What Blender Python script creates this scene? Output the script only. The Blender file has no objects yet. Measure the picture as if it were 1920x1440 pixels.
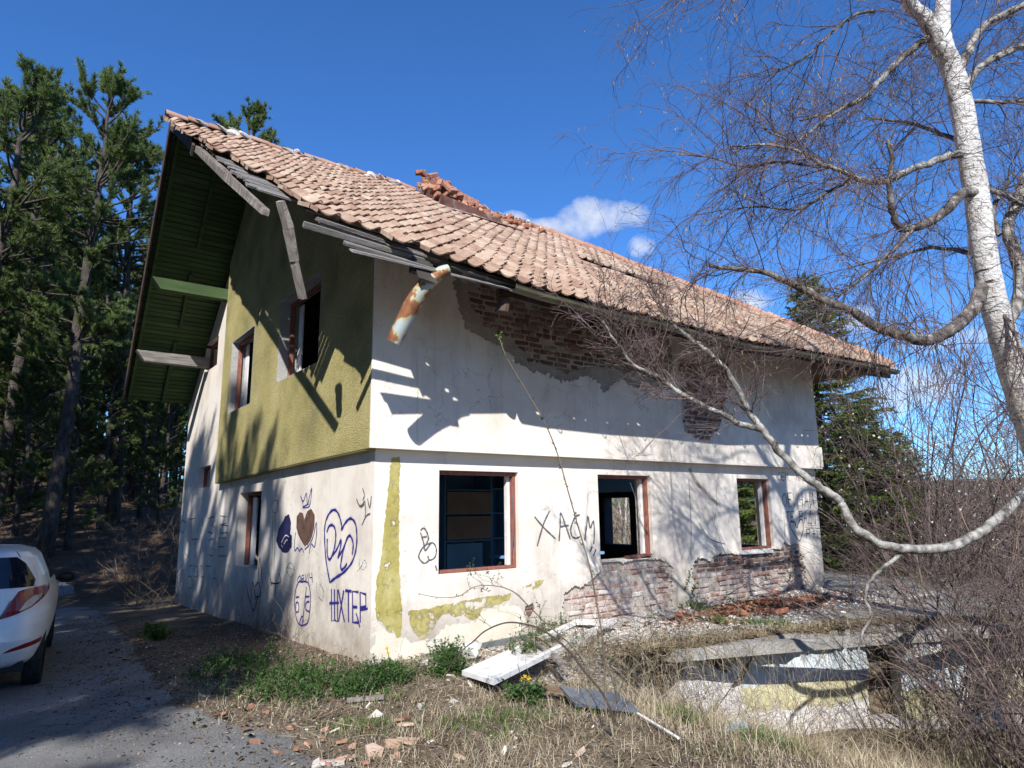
import bpy, bmesh, math, random
import numpy as np
from mathutils import Vector, Matrix, geometry
random.seed(7)
RNG = np.random.default_rng(11)
C = bpy.context.scene.collection
scn = bpy.context.scene
# ------------------------------------------------------------------ camera
CAM_C=(-3.262,-7.018,1.65)
CAM_F=(0.587085,0.788252,0.184361)
CAM_R=(0.803270,-0.595496,-0.011861)
CAM_U=(-0.100437,-0.155056,0.982787)
CAM_LENS=23.2415

cd = bpy.data.cameras.new('camera'); cam = bpy.data.objects.new('camera', cd); C.objects.link(cam)
cd.sensor_width = 36; cd.lens = CAM_LENS; cd.clip_end = 9000; cd.clip_start = .05
m = Matrix.Identity(4)
for i in range(3):
    m[i][0] = CAM_R[i]; m[i][1] = CAM_U[i]; m[i][2] = -CAM_F[i]; m[i][3] = CAM_C[i]
cam.matrix_world = m
scn.camera = cam
# ------------------------------------------------------------------ light
SUN_TO = Vector((-.83, -1.0, .985)).normalized()          # towards the sun
sl = bpy.data.lights.new('sun', 'SUN'); sl.energy = 5.0; sl.angle = math.radians(.55); sl.color = (1, .975, .935)
so = bpy.data.objects.new('sun', sl); C.objects.link(so); so.location = (-20, -20, 30)
so.rotation_euler = SUN_TO.to_track_quat('Z', 'Y').to_euler()
world = bpy.data.worlds.new('World'); scn.world = world; world.use_nodes = True
wn = world.node_tree; wn.nodes.clear()
def N(t, ty, **k):
    n = t.nodes.new(ty)
    for a, b in k.items(): setattr(n, a, b)
    return n
def mth(t, op, a, b=None, c=None, clamp=False):
    n = N(t, 'ShaderNodeMath', operation=op); n.use_clamp = clamp
    for i, v in enumerate((a, b, c)):
        if v is None: continue
        if hasattr(v, 'links'): t.links.new(v, n.inputs[i])
        else: n.inputs[i].default_value = v
    return n.outputs[0]
def vdot(t, v, d):
    n = N(t, 'ShaderNodeVectorMath', operation='DOT_PRODUCT'); t.links.new(v, n.inputs[0]); n.inputs[1].default_value = d
    return n.outputs['Value']
sky = N(wn, 'ShaderNodeTexSky', sky_type='NISHITA'); sky.sun_disc = False
sky.sun_elevation = math.asin(SUN_TO.z); sky.sun_rotation = math.atan2(SUN_TO.x, SUN_TO.y)
sky.altitude = 900; sky.air_density = .9; sky.dust_density = .12; sky.ozone_density = 3.0
hs = N(wn, 'ShaderNodeHueSaturation'); hs.inputs['Saturation'].default_value = 1.12; hs.inputs['Value'].default_value = 1.0
wn.links.new(sky.outputs[0], hs.inputs['Color'])
tc = N(wn, 'ShaderNodeTexCoord'); dv = tc.outputs['Generated']
ns = N(wn, 'ShaderNodeTexNoise'); ns.inputs['Scale'].default_value = 16; ns.inputs['Detail'].default_value = 9; ns.inputs['Roughness'].default_value = .6
wn.links.new(dv, ns.inputs['Vector'])
ns2 = N(wn, 'ShaderNodeTexNoise'); ns2.inputs['Scale'].default_value = 5.5; ns2.inputs['Detail'].default_value = 4
wn.links.new(dv, ns2.inputs['Vector'])
# small fair-weather clouds low over the far side of the house
CL = [(0.627,0.661,0.412),(0.666,0.624,0.41),(0.597,0.692,0.405),(0.696,0.613,0.374),(0.546,0.728,0.416),(0.801,0.527,0.284),(0.916,0.372,0.149),(0.878,0.412,0.242),(0.924,0.325,0.201),(0.845,0.486,0.224),(0.736,0.608,0.298)]
CW = [(.052,.030),(.045,.022),(.06,.016),(.024,.02),(.03,.012),(.045,.02),(.07,.035),(.03,.02),(.06,.016),(.05,.02),(.04,.012)]
acc = None
for c, (wx, wy) in zip(CL, CW):
    c = Vector(c); r = c.cross(Vector((0, 0, 1))).normalized(); u = r.cross(c).normalized()
    a = mth(wn, 'DIVIDE', vdot(wn, dv, r), wx); b = mth(wn, 'DIVIDE', vdot(wn, dv, u), wy)
    e = mth(wn, 'SUBTRACT', 1.0, mth(wn, 'ADD', mth(wn, 'MULTIPLY', a, a), mth(wn, 'MULTIPLY', b, b)))
    e = mth(wn, 'MULTIPLY', e, mth(wn, 'GREATER_THAN', vdot(wn, dv, c), 0))
    acc = e if acc is None else mth(wn, 'MAXIMUM', acc, e)
den = mth(wn, 'ADD', mth(wn, 'MAXIMUM', acc, -1.2), mth(wn, 'MULTIPLY', mth(wn, 'SUBTRACT', ns.outputs[0], .5), 4.2))
den = mth(wn, 'MULTIPLY', mth(wn, 'SUBTRACT', den, .05), .62, clamp=True)
den = mth(wn, 'MULTIPLY', den, .9)
mx = N(wn, 'ShaderNodeMix', data_type='RGBA')
wn.links.new(den, mx.inputs['Factor']); gn = N(wn, 'ShaderNodeMix', data_type='RGBA', blend_type='MULTIPLY'); gn.inputs['Factor'].default_value = 1; wn.links.new(hs.outputs[0], gn.inputs['A']); gn.inputs['B'].default_value = (.66, 1.0, 1.34, 1)
wn.links.new(gn.outputs['Result'], mx.inputs['A'])
mx.inputs['B'].default_value = (5.6, 5.8, 6.1, 1)
bg = N(wn, 'ShaderNodeBackground'); bg.inputs['Strength'].default_value = .12
wo = N(wn, 'ShaderNodeOutputWorld'); wn.links.new(mx.outputs['Result'], bg.inputs['Color']); wn.links.new(bg.outputs[0], wo.inputs['Surface'])
vs = scn.view_settings; vs.view_transform = 'Standard'; vs.look = 'None'; vs.exposure = 0.48; vs.gamma = 1
scn.cycles.max_bounces = 6; scn.cycles.transparent_max_bounces = 12
# ------------------------------------------------------------------ helpers
def tag(o, label=None, cat=None, group=None, kind=None):
    for k, v in (('label', label), ('category', cat), ('group', group), ('kind', kind)):
        if v: o[k] = v
    return o
def empty(name, loc=(0, 0, 0), label=None, cat=None, group=None, parent=None):
    o = bpy.data.objects.new(name, None); C.objects.link(o); o.location = loc; o.empty_display_size = .1
    if parent: o.parent = parent
    return tag(o, label, cat, group)
def link(name, me, parent=None, mats=None):
    o = bpy.data.objects.new(name, me); C.objects.link(o)
    if parent is not None: o.parent = parent
    if mats is not None and not me.materials:
        for x in (mats if isinstance(mats, (list, tuple)) else [mats]): me.materials.append(x)
    return o
def np_mesh(name, V, F, mat=None, smooth=False, mi=None):
    """V (n,3); F (m,k) all faces of one size"""
    V = np.asarray(V, np.float32); F = np.asarray(F, np.int32); k = F.shape[1]
    me = bpy.data.meshes.new(name)
    me.vertices.add(len(V)); me.vertices.foreach_set('co', V.ravel())
    me.loops.add(F.size); me.loops.foreach_set('vertex_index', F.ravel())
    me.polygons.add(len(F)); me.polygons.foreach_set('loop_start', np.arange(0, F.size, k, dtype=np.int32))
    if mi is not None: me.polygons.foreach_set('material_index', np.asarray(mi, np.int32))
    if smooth: me.polygons.foreach_set('use_smooth', np.ones(len(F), bool))
    me.update(calc_edges=True)
    if mat is not None:
        for x in (mat if isinstance(mat, (list, tuple)) else [mat]): me.materials.append(x)
    return me
class MB:
    def __init__(s): s.v = []; s.f = []; s.mi = []
    def add(s, V, F, mi=0):
        b = len(s.v); s.v += [tuple(p) for p in V]; s.f += [tuple(b + i for i in f) for f in F]; s.mi += [mi] * len(F); return s
    def box(s, c, size, rot=None, mi=0, jit=0):
        h = Vector(size) / 2; V = []
        for x in (-1, 1):
            for y in (-1, 1):
                for z in (-1, 1):
                    p = Vector((x * h.x, y * h.y, z * h.z)) + Vector([random.uniform(-jit, jit) for _ in range(3)])
                    if rot is not None: p = rot @ p
                    V.append(Vector(c) + p)
        return s.add(V, [(0, 1, 3, 2), (4, 6, 7, 5), (0, 4, 5, 1), (2, 3, 7, 6), (0, 2, 6, 4), (1, 5, 7, 3)], mi)
    def span(s, a, b, mi=0):
        a = Vector(a); b = Vector(b); return s.box((a + b) / 2, [abs(x) for x in (b - a)], None, mi)
    def beam(s, a, b, w, h, up=(0, 0, 1), mi=0, taper=1, jit=0):
        a = Vector(a); b = Vector(b); d = (b - a).normalized(); r = d.cross(Vector(up)).normalized(); u = r.cross(d)
        V = []
        for p, k in ((a, 1), (b, taper)):
            for x, y in ((-1, -1), (1, -1), (1, 1), (-1, 1)):
                V.append(p + r * x * w / 2 * k + u * y * h / 2 * k + Vector([random.uniform(-jit, jit) for _ in range(3)]))
        return s.add(V, [(0, 1, 2, 3), (7, 6, 5, 4), (0, 4, 5, 1), (1, 5, 6, 2), (2, 6, 7, 3), (3, 7, 4, 0)], mi)
    def tube(s, pts, rad, n=8, mi=0, cap=True):
        pts = [Vector(p) for p in pts]; V = []; F = []
        ref = Vector((.31, .17, .93))
        for i, p in enumerate(pts):
            t = (pts[min(i + 1, len(pts) - 1)] - pts[max(i - 1, 0)]).normalized()
            a = t.cross(ref).normalized(); b = t.cross(a); r = rad[i] if hasattr(rad, '__len__') else rad
            for j in range(n):
                an = 2 * math.pi * j / n; V.append(p + (a * math.cos(an) + b * math.sin(an)) * r)
        for i in range(len(pts) - 1):
            for j in range(n):
                F.append((i * n + j, i * n + (j + 1) % n, (i + 1) * n + (j + 1) % n, (i + 1) * n + j))
        if cap: F += [tuple(range(n))[::-1], tuple(range((len(pts) - 1) * n, len(pts) * n))]
        return s.add(V, F, mi)
    def prism(s, poly, d, mi=0):
        """poly: list of 3-D points (flat), extruded by vector d"""
        n = len(poly); P = [Vector(p) for p in poly]; d = Vector(d)
        return s.add(P + [p + d for p in P], [tuple(range(n))[::-1], tuple(range(n, 2 * n))] + [(i, (i + 1) % n, n + (i + 1) % n, n + i) for i in range(n)], mi)
    def mesh(s, name, mats=None, smooth=False):
        me = bpy.data.meshes.new(name); me.from_pydata(s.v, [], s.f)
        if any(s.mi): me.polygons.foreach_set('material_index', s.mi)
        if smooth: me.polygons.foreach_set('use_smooth', [True] * len(s.f))
        me.update()
        if mats is not None:
            for x in (mats if isinstance(mats, (list, tuple)) else [mats]): me.materials.append(x)
        return me
    def build(s, name, mats, parent=None, smooth=False, fix=True):
        me = s.mesh(name, mats, smooth)
        if fix:
            bm = bmesh.new(); bm.from_mesh(me); bmesh.ops.recalc_face_normals(bm, faces=bm.faces); bm.to_mesh(me); bm.free()
        return link(name, me, parent)
def bevel(o, w, seg=1):
    bm = bmesh.new(); bm.from_mesh(o.data)
    bmesh.ops.bevel(bm, geom=bm.edges[:], offset=w, segments=seg, affect='EDGES', clamp_overlap=True); bm.to_mesh(o.data); bm.free(); return o
def inpoly(x, y, P):
    x = np.asarray(x, float); y = np.asarray(y, float); r = np.zeros(x.shape, bool); j = len(P) - 1
    for i in range(len(P)):
        xi, yi = P[i]; xj, yj = P[j]
        if yi != yj: r ^= ((yi > y) != (yj > y)) & (x < (xj - xi) * (y - yi) / (yj - yi) + xi)
        j = i
    return r
def rough(P, step=.06, amp=.02, seed=1):
    """break a polygon's edges into a ragged outline"""
    rr = random.Random(seed); out = []
    for i in range(len(P)):
        a = Vector(P[i]); b = Vector(P[(i + 1) % len(P)]); L = (b - a).length; k = max(1, int(L / step)); nn = Vector((-(b - a).y, (b - a).x)) / max(L, 1e-6)
        for j in range(k):
            q = a + (b - a) * ((j + (rr.uniform(-.3, .3) if j else 0)) / k) + nn * rr.gauss(0, amp); out.append((q.x, q.y))
    return out
def catmull(P, k=5):
    P = [Vector(p) for p in P]
    if len(P) < 3: return P
    o = []
    for i in range(len(P) - 1):
        a = P[max(i - 1, 0)]; b = P[i]; c = P[i + 1]; d = P[min(i + 2, len(P) - 1)]
        for j in range(k):
            t = j / k; o.append(.5 * ((2 * b) + (c - a) * t + (2 * a - 5 * b + 4 * c - d) * t * t + (3 * b - a - 3 * c + d) * t ** 3))
    return o + [P[-1]]
def sheet(name, outer, holes, fn, thick, mats, parent=None, grid=.35, bump=None):
    """flat layer of real thickness with ragged holes. fn(a,b,d)->3-D point, d = depth behind the face"""
    vs_ = []; es = []
    for P in [outer] + list(holes):
        b = len(vs_); vs_ += [Vector((p[0], p[1])) for p in P]; es += [(b + i, b + (i + 1) % len(P)) for i in range(len(P))]
    xs = [p[0] for p in outer]; ys = [p[1] for p in outer]
    if grid:
        gx, gy = np.meshgrid(np.arange(min(xs) + grid / 2, max(xs), grid), np.arange(min(ys) + grid / 2, max(ys), grid))
        gx = gx.ravel() + .001; gy = gy.ravel() + .001
        ok = inpoly(gx, gy, outer)
        for h in holes: ok &= ~inpoly(gx, gy, h)
        vs_ += [Vector((a, b)) for a, b in zip(gx[ok], gy[ok])]
    V, E, F, *_ = geometry.delaunay_2d_cdt(vs_, es, [], 0, 1e-5)
    cx = np.array([sum(V[i].x for i in f) / 3 for f in F]); cy = np.array([sum(V[i].y for i in f) / 3 for f in F])
    ok = inpoly(cx, cy, outer)
    for h in holes: ok &= ~inpoly(cx, cy, h)
    F = [f for f, k in zip(F, ok) if k]
    bm = bmesh.new(); mp = {}
    def gv(i, back):
        if (i, back) not in mp:
            a, b = V[i]; d = thick if back else 0
            mp[(i, back)] = bm.verts.new(fn(a, b, d + (bump(a, b) if bump else 0)))
        return mp[(i, back)]
    cnt = {}
    for f in F:
        for i in range(3):
            e = (f[i], f[(i + 1) % 3]); k = tuple(sorted(e)); cnt.setdefault(k, []).append(e)
    for f in F:
        bm.faces.new([gv(i, 0) for i in f]); bm.faces.new([gv(i, 1) for i in reversed(f)])
    for k, l in cnt.items():
        if len(l) == 1:
            a, b = l[0]; bm.faces.new((gv(b, 0), gv(a, 0), gv(a, 1), gv(b, 1)))
    bmesh.ops.recalc_face_normals(bm, faces=bm.faces)
    me = bpy.data.meshes.new(name); bm.to_mesh(me); bm.free()
    return link(name, me, parent, mats)
def rect(a0, b0, a1, b1): return [(a0, b0), (a1, b0), (a1, b1), (a0, b1)]
# twigs: many polylines at once
def nrm(a): return a / np.maximum(np.linalg.norm(a, axis=-1, keepdims=True), 1e-9)
def grow(P0, D, L, k, droop=0., wob=.2):
    P0 = np.asarray(P0, float); D = nrm(np.asarray(D, float)); L = np.broadcast_to(np.asarray(L, float), (len(P0),))
    pts = [P0]; d = D
    for i in range(1, k):
        d = nrm(d + wob * RNG.normal(size=d.shape) - np.array([0, 0, 1]) * np.asarray(droop).reshape(-1, 1) if np.ndim(droop) else d + wob * RNG.normal(size=d.shape) - np.array([0, 0, droop]))
        pts.append(pts[-1] + d * (L / (k - 1))[:, None])
    return np.stack(pts, 1)
def sprout(T, cnt, tmin=.2, tmax=1., spread=1., bias=(0, 0, 0)):
    """start points and directions for children of polylines T (M,k,3)"""
    M, k, _ = T.shape; i = RNG.integers(0, M, cnt); t = RNG.uniform(tmin, tmax, cnt) * (k - 1); j = np.minimum(t.astype(int), k - 2); f = (t - j)[:, None]
    a = T[i, j]; b = T[i, j + 1]; tan = nrm(b - a)
    D = nrm(tan + spread * nrm(RNG.normal(size=(cnt, 3))) + np.array(bias))
    return a + (b - a) * f, D
def tubes(T, r0, r1, n=3):
    M, k, _ = T.shape; tan = np.empty_like(T); tan[:, 1:-1] = T[:, 2:] - T[:, :-2]; tan[:, 0] = T[:, 1] - T[:, 0]; tan[:, -1] = T[:, -1] - T[:, -2]; tan = nrm(tan)
    a = nrm(np.cross(tan, np.array([.37, .21, .9]))); b = np.cross(tan, a)
    r0 = np.broadcast_to(np.asarray(r0, float), (M,)); r1 = np.broadcast_to(np.asarray(r1, float), (M,))
    R = (r0[:, None] + (r1 - r0)[:, None] * np.linspace(0, 1, k)[None])
    an = np.arange(n) * 2 * np.pi / n
    V = T[:, :, None] + R[:, :, None, None] * (a[:, :, None] * np.cos(an)[None, None, :, None] + b[:, :, None] * np.sin(an)[None, None, :, None])
    base = (np.arange(M) * k * n)[:, None, None]; ii = np.arange(k - 1)[None, :, None] * n; jj = np.arange(n)[None, None]
    j2 = (jj + 1) % n
    F = np.stack([base + ii + jj, base + ii + j2, base + ii + n + j2, base + ii + n + jj], -1).reshape(-1, 4)
    return V.reshape(-1, 3), F
def cat_vf(L):
    V = []; F = []; b = 0
    for v, f in L: V.append(v); F.append(f + b); b += len(v)
    return np.concatenate(V), np.concatenate(F)
def blades(P, D, L, W, Nn=None):
    """thin leaf / needle triangles: P base (M,3), D direction, L length, W width"""
    M = len(P); D = nrm(D); s = nrm(np.cross(D, nrm(RNG.normal(size=(M, 3))) if Nn is None else Nn)) * np.asarray(W).reshape(-1, 1) / 2
    V = np.stack([P - s, P + s, P + D * np.asarray(L).reshape(-1, 1)], 1).reshape(-1, 3)
    return V, np.arange(3 * M).reshape(-1, 3)
def leaves(P, D, L, W, Nn):
    """diamond leaves, two triangles each as one quad folded at the midrib"""
    M = len(P); D = nrm(D); L = np.broadcast_to(np.asarray(L, float), (M,))[:, None]; W = np.broadcast_to(np.asarray(W, float), (M,))[:, None]
    s = nrm(np.cross(D, Nn)); up = np.cross(s, D)
    V = np.stack([P, P + D * L * .45 + s * W / 2 + up * W * .15, P + D * L, P + D * L * .45 - s * W / 2 + up * W * .15], 1).reshape(-1, 3)
    return V, np.arange(4 * M).reshape(-1, 4)
# ------------------------------------------------------------------ materials
def ramp(t, fac, stops, interp='LINEAR'):
    r = N(t, 'ShaderNodeValToRGB'); r.color_ramp.interpolation = interp; e = r.color_ramp.elements
    while len(e) < len(stops): e.new(.5)
    for q, (p, c) in zip(e, stops): q.position = p; q.color = (*c, 1) if len(c) == 3 else c
    t.links.new(fac, r.inputs[0]); return r.outputs[0]
def noise(t, vec, scale, detail=4, rough_=.55, dist=0):
    n = N(t, 'ShaderNodeTexNoise'); n.inputs['Scale'].default_value = scale; n.inputs['Detail'].default_value = detail
    n.inputs['Roughness'].default_value = rough_; n.inputs['Distortion'].default_value = dist
    if vec is not None: t.links.new(vec, n.inputs['Vector'])
    return n.outputs[0]
def vscale(t, vec, s):
    n = N(t, 'ShaderNodeVectorMath', operation='MULTIPLY'); t.links.new(vec, n.inputs[0]); n.inputs[1].default_value = s; return n.outputs[0]
def mixc(t, f, a, b, bt='MIX'):
    n = N(t, 'ShaderNodeMix', data_type='RGBA', blend_type=bt)
    for s, v in ((n.inputs['Factor'], f), (n.inputs['A'], a), (n.inputs['B'], b)):
        if hasattr(v, 'links'): t.links.new(v, s)
        else: s.default_value = v if isinstance(v, (int, float)) else (*v, 1)
    return n.outputs['Result']
def mat(name, stops, scale=3., detail=5, rough_=.85, bump=None, rnd=0, stretch=(1, 1, 1), spec=.3, local=False, island=False, metal=0, fine=None, extra=None, trans=None, alpha=None):
    """noise-driven colour, optional fine speckle, bump, per-object / per-island variation"""
    M = bpy.data.materials.new(name); M.use_nodes = True; t = M.node_tree; b = t.nodes['Principled BSDF']
    if local: v = N(t, 'ShaderNodeTexCoord').outputs['Object']
    else: v = N(t, 'ShaderNodeNewGeometry').outputs['Position']
    if stretch != (1, 1, 1): v = vscale(t, v, stretch)
    f = noise(t, v, scale, detail)
    if rnd:
        o = N(t, 'ShaderNodeObjectInfo').outputs['Random']
        if island: o = mth(t, 'FRACT', mth(t, 'ADD', o, N(t, 'ShaderNodeNewGeometry').outputs['Random Per Island']))
        f = mth(t, 'ADD', f, mth(t, 'MULTIPLY', mth(t, 'SUBTRACT', o, .5), rnd))
    c = ramp(t, f, stops)
    if fine:
        sc, lo, hi = fine; g = ramp(t, noise(t, v, sc, 3), [(.3, (lo,) * 3), (.7, (hi,) * 3)]); c = mixc(t, 1., c, g, 'MULTIPLY')
    if extra: c = extra(t, c, v)
    t.links.new(c, b.inputs['Base Color']); b.inputs['Roughness'].default_value = rough_; b.inputs['Specular IOR Level'].default_value = spec; b.inputs['Metallic'].default_value = metal
    if bump:
        bn = N(t, 'ShaderNodeBump'); bn.inputs['Strength'].default_value = bump[1]; bn.inputs['Distance'].default_value = bump[2] if len(bump) > 2 else .02
        t.links.new(noise(t, v, bump[0], 5, .6), bn.inputs['Height']); t.links.new(bn.outputs[0], b.inputs['Normal'])
    if trans:
        out = t.nodes['Material Output']; tr = N(t, 'ShaderNodeBsdfTranslucent'); t.links.new(c, tr.inputs[0]); ms = N(t, 'ShaderNodeMixShader'); ms.inputs[0].default_value = trans
        t.links.new(b.outputs[0], ms.inputs[1]); t.links.new(tr.outputs[0], ms.inputs[2]); t.links.new(ms.outputs[0], out.inputs[0])
    if alpha:
        t.links.new(mth(t, 'MULTIPLY', mth(t, 'SUBTRACT', noise(t, v, alpha[0], 3), alpha[1]), alpha[2], clamp=True), b.inputs['Alpha'])
    return M
def plaster_wear(t, c, v):
    """rain streaks, splash dirt at the foot, grey-green patches on the weathered end"""
    s = N(t, 'ShaderNodeSeparateXYZ'); t.links.new(N(t, 'ShaderNodeNewGeometry').outputs['Position'], s.inputs[0])
    st = mth(t, 'ADD', noise(t, vscale(t, v, (3.1, 3.1, .30)), 1.6, 7, .7, .6), mth(t, 'MULTIPLY', mth(t, 'SUBTRACT', noise(t, v, .7, 4), .52), .8))
    c = mixc(t, mth(t, 'MULTIPLY', mth(t, 'SUBTRACT', st, .50), 2.0, clamp=True), c, (.46, .415, .36))
    bl = noise(t, v, .9, 7, .7, .5)
    c = mixc(t, mth(t, 'MULTIPLY', mth(t, 'MULTIPLY', mth(t, 'SUBTRACT', bl, .50), 3.5, clamp=True), .5), c, (.50, .42, .36))
    lo = mth(t, 'SUBTRACT', 1.05, mth(t, 'ADD', s.outputs['Z'], mth(t, 'MULTIPLY', s.outputs['Y'], .05)))
    d = mth(t, 'MULTIPLY', mth(t, 'ADD', lo, mth(t, 'MULTIPLY', mth(t, 'SUBTRACT', noise(t, v, 2.3, 7, .7), .55), 2.2)), .9, clamp=True)
    c = mixc(t, mth(t, 'MULTIPLY', d, .9), c, (.31, .26, .205))
    far = mth(t, 'MULTIPLY', mth(t, 'SUBTRACT', s.outputs['X'], 4.6), 1.2, clamp=True)
    g = mth(t, 'MULTIPLY', mth(t, 'SUBTRACT', noise(t, vscale(t, v, (1.6, 1.6, .7)), 1.7, 8, .7, .4), .47), 4.5, clamp=True)
    c = mixc(t, mth(t, 'MULTIPLY', mth(t, 'MULTIPLY', g, far), .6), c, (.40, .42, .37))
    vo = N(t, 'ShaderNodeTexVoronoi', feature='DISTANCE_TO_EDGE'); vo.inputs['Scale'].default_value = 2.3
    wv = N(t, 'ShaderNodeVectorMath', operation='ADD'); t.links.new(v, wv.inputs[0]); nz = N(t, 'ShaderNodeTexNoise'); nz.inputs['Scale'].default_value = 4; nz.inputs['Detail'].default_value = 6; t.links.new(v, nz.inputs['Vector']); t.links.new(vscale(t, nz.outputs['Color'], (.45, .45, .45)), wv.inputs[1]); t.links.new(wv.outputs[0], vo.inputs['Vector'])
    ck = mth(t, 'MULTIPLY', mth(t, 'MULTIPLY', mth(t, 'SUBTRACT', .012, vo.outputs['Distance']), 110, clamp=True), mth(t, 'MULTIPLY', mth(t, 'SUBTRACT', noise(t, v, .8, 4), .50), 9, clamp=True))
    c = mixc(t, mth(t, 'MULTIPLY', ck, .7), c, (.33, .29, .25))
    cr = noise(t, v, 26, 6, .75)
    c = mixc(t, mth(t, 'MULTIPLY', mth(t, 'SUBTRACT', cr, .67), 5, clamp=True), c, (.30, .27, .24))
    return c
M_PLASTER = mat('white plaster', [(.30, (.65, .555, .475)), (.47, (.80, .725, .635)), (.75, (.84, .78, .70))], 1.1, 6, .9, bump=(70, .35, .012), extra=plaster_wear)
M_SCRATCH = mat('grey scratch coat', [(.3, (.33, .28, .24)), (.7, (.50, .44, .38))], 5, 8, .95, bump=(38, .8, .03), fine=(60, .7, 1.15))
M_MORTAR = mat('old mortar', [(.3, (.38, .33, .28)), (.7, (.58, .52, .45))], 8, 6, .95, bump=(45, .9, .03))
M_BRICK = mat('old red brick', [(.2, (.15, .08, .062)), (.5, (.22, .125, .10)), (.85, (.33, .23, .185))], 9, 6, .92, bump=(40, .7, .02), rnd=.8, island=True, fine=(30, .65, 1.15))
M_BRICKP = mat('pale limed brick', [(.22, (.34, .18, .14)), (.40, (.49, .35, .30)), (.56, (.60, .50, .45)), (.8, (.70, .64, .59))], 10, 6, .92, bump=(40, .7, .02), rnd=.45, island=True, fine=(30, .7, 1.12))
M_BRICKO = mat('orange brick', [(.2, (.30, .12, .07)), (.55, (.42, .19, .115)), (.9, (.52, .31, .21))], 9, 6, .9, bump=(40, .7, .02), rnd=.6, island=True, fine=(26, .6, 1.1))
def bay_wear(t, c, v):
    g = mth(t, 'MULTIPLY', mth(t, 'SUBTRACT', noise(t, v, 1.0, 7, .7, .5), .52), 5, clamp=True); c = mixc(t, mth(t, 'MULTIPLY', g, .45), c, (.34, .33, .22))
    p = mth(t, 'MULTIPLY', mth(t, 'SUBTRACT', noise(t, v, 3.1, 8, .75), .64), 14, clamp=True); return mixc(t, mth(t, 'MULTIPLY', p, .6), c, (.62, .58, .45))
M_YELLOW = mat('yellow roughcast', [(.3, (.38, .33, .14)), (.5, (.57, .49, .20)), (.7, (.68, .58, .27))], 1.3, 5, .95, bump=(75, 1., .04), fine=(95, .45, 1.3), extra=bay_wear)
M_YPAINT = mat('yellow paint', [(.3, (.33, .275, .075)), (.5, (.41, .35, .11)), (.66, (.50, .45, .20)), (.8, (.62, .58, .42))], 3, 7, .85, bump=(60, .3, .01), fine=(25, .85, 1.1), alpha=(9, .30, 7))
M_YPAINT2 = mat('mottled yellow paint remains', [(.3, (.36, .30, .09)), (.5, (.44, .38, .14)), (.66, (.54, .49, .25)), (.8, (.62, .58, .42))], 3, 7, .85, bump=(60, .3, .01), fine=(25, .85, 1.1), alpha=(7, .40, 6))
M_OLIVE = mat('olive trim', [(.3, (.26, .24, .1)), (.7, (.34, .31, .14))], 3, 5, .9, bump=(60, .6, .02))
M_CREAM = mat('bare lime plaster', [(.3, (.62, .55, .43)), (.7, (.78, .72, .6))], 4, 6, .92, bump=(50, .5, .02))
M_GREENWOOD = mat('green painted boards', [(.25, (.035, .06, .022)), (.6, (.06, .105, .035)), (.85, (.10, .15, .06))], 2, 6, .7, bump=(60, .3, .01), stretch=(.6, 4, 4), rnd=.25)
M_GREYWOOD = mat('weathered grey wood', [(.25, (.10, .09, .08)), (.5, (.27, .25, .23)), (.8, (.44, .41, .38))], 3.5, 7, .9, bump=(30, .9, .03), stretch=(.5, 6, 6), rnd=.25)
M_GREYWOODV = mat('weathered grey timber', [(.25, (.12, .10, .09)), (.5, (.30, .26, .23)), (.8, (.5, .45, .40))], 5, 7, .9, bump=(40, .9, .03), stretch=(3, 3, .6), rnd=.2)
M_DARKWOOD = mat('dark fascia wood', [(.3, (.045, .03, .024)), (.7, (.12, .08, .06))], 5, 6, .75, bump=(50, .5, .02))
M_DECK = mat('dark roof deck', [(.3, (.03, .026, .022)), (.7, (.075, .065, .055))], 4, 5, .9)
def tile_wear_tone(t, c, v):
    s = N(t, 'ShaderNodeSeparateXYZ'); t.links.new(N(t, 'ShaderNodeNewGeometry').outputs['Position'], s.inputs[0])
    f = mth(t, 'MULTIPLY', mth(t, 'SUBTRACT', noise(t, v, 1.1, 5, .6), .5), 3.5)
    hi = mth(t, 'ADD', mth(t, 'MULTIPLY', mth(t, 'SUBTRACT', s.outputs['Z'], 7.4), .5), f)
    c = mixc(t, mth(t, 'MULTIPLY', mth(t, 'MULTIPLY', hi, .6, clamp=True), .55), c, (.40, .215, .15))
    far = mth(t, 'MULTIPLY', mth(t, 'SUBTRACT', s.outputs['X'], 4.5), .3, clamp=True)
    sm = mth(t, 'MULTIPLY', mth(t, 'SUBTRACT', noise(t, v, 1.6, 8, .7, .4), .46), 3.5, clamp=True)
    c = mixc(t, mth(t, 'MULTIPLY', sm, mth(t, 'ADD', .35, mth(t, 'MULTIPLY', far, .45))), c, (.20, .14, .105))  # dark blotches grow stronger towards the right end of the roof
    l = mth(t, 'MULTIPLY', mth(t, 'SUBTRACT', noise(t, v, 17, 7, .75), .58), 6, clamp=True)
    c = mixc(t, mth(t, 'MULTIPLY', l, .55), c, (.15, .12, .09))
    l2 = mth(t, 'MULTIPLY', mth(t, 'SUBTRACT', noise(t, v, 23, 4, .6, .3), .66), 9, clamp=True)
    return mixc(t, mth(t, 'MULTIPLY', l2, .5), c, (.46, .44, .36))
M_TILE = mat('clay roof tile', [(.12, (.23, .135, .095)), (.36, (.34, .22, .155)), (.6, (.42, .30, .22)), (.9, (.50, .40, .30))], 5, 5, .85, bump=(50, .35, .01), rnd=.5, island=True, fine=(40, .82, 1.1), extra=tile_wear_tone)
M_RIDGE = mat('ridge tile', [(.2, (.31, .155, .105)), (.8, (.43, .27, .195))], 5, 5, .85, bump=(50, .4, .01), rnd=.5)
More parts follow.
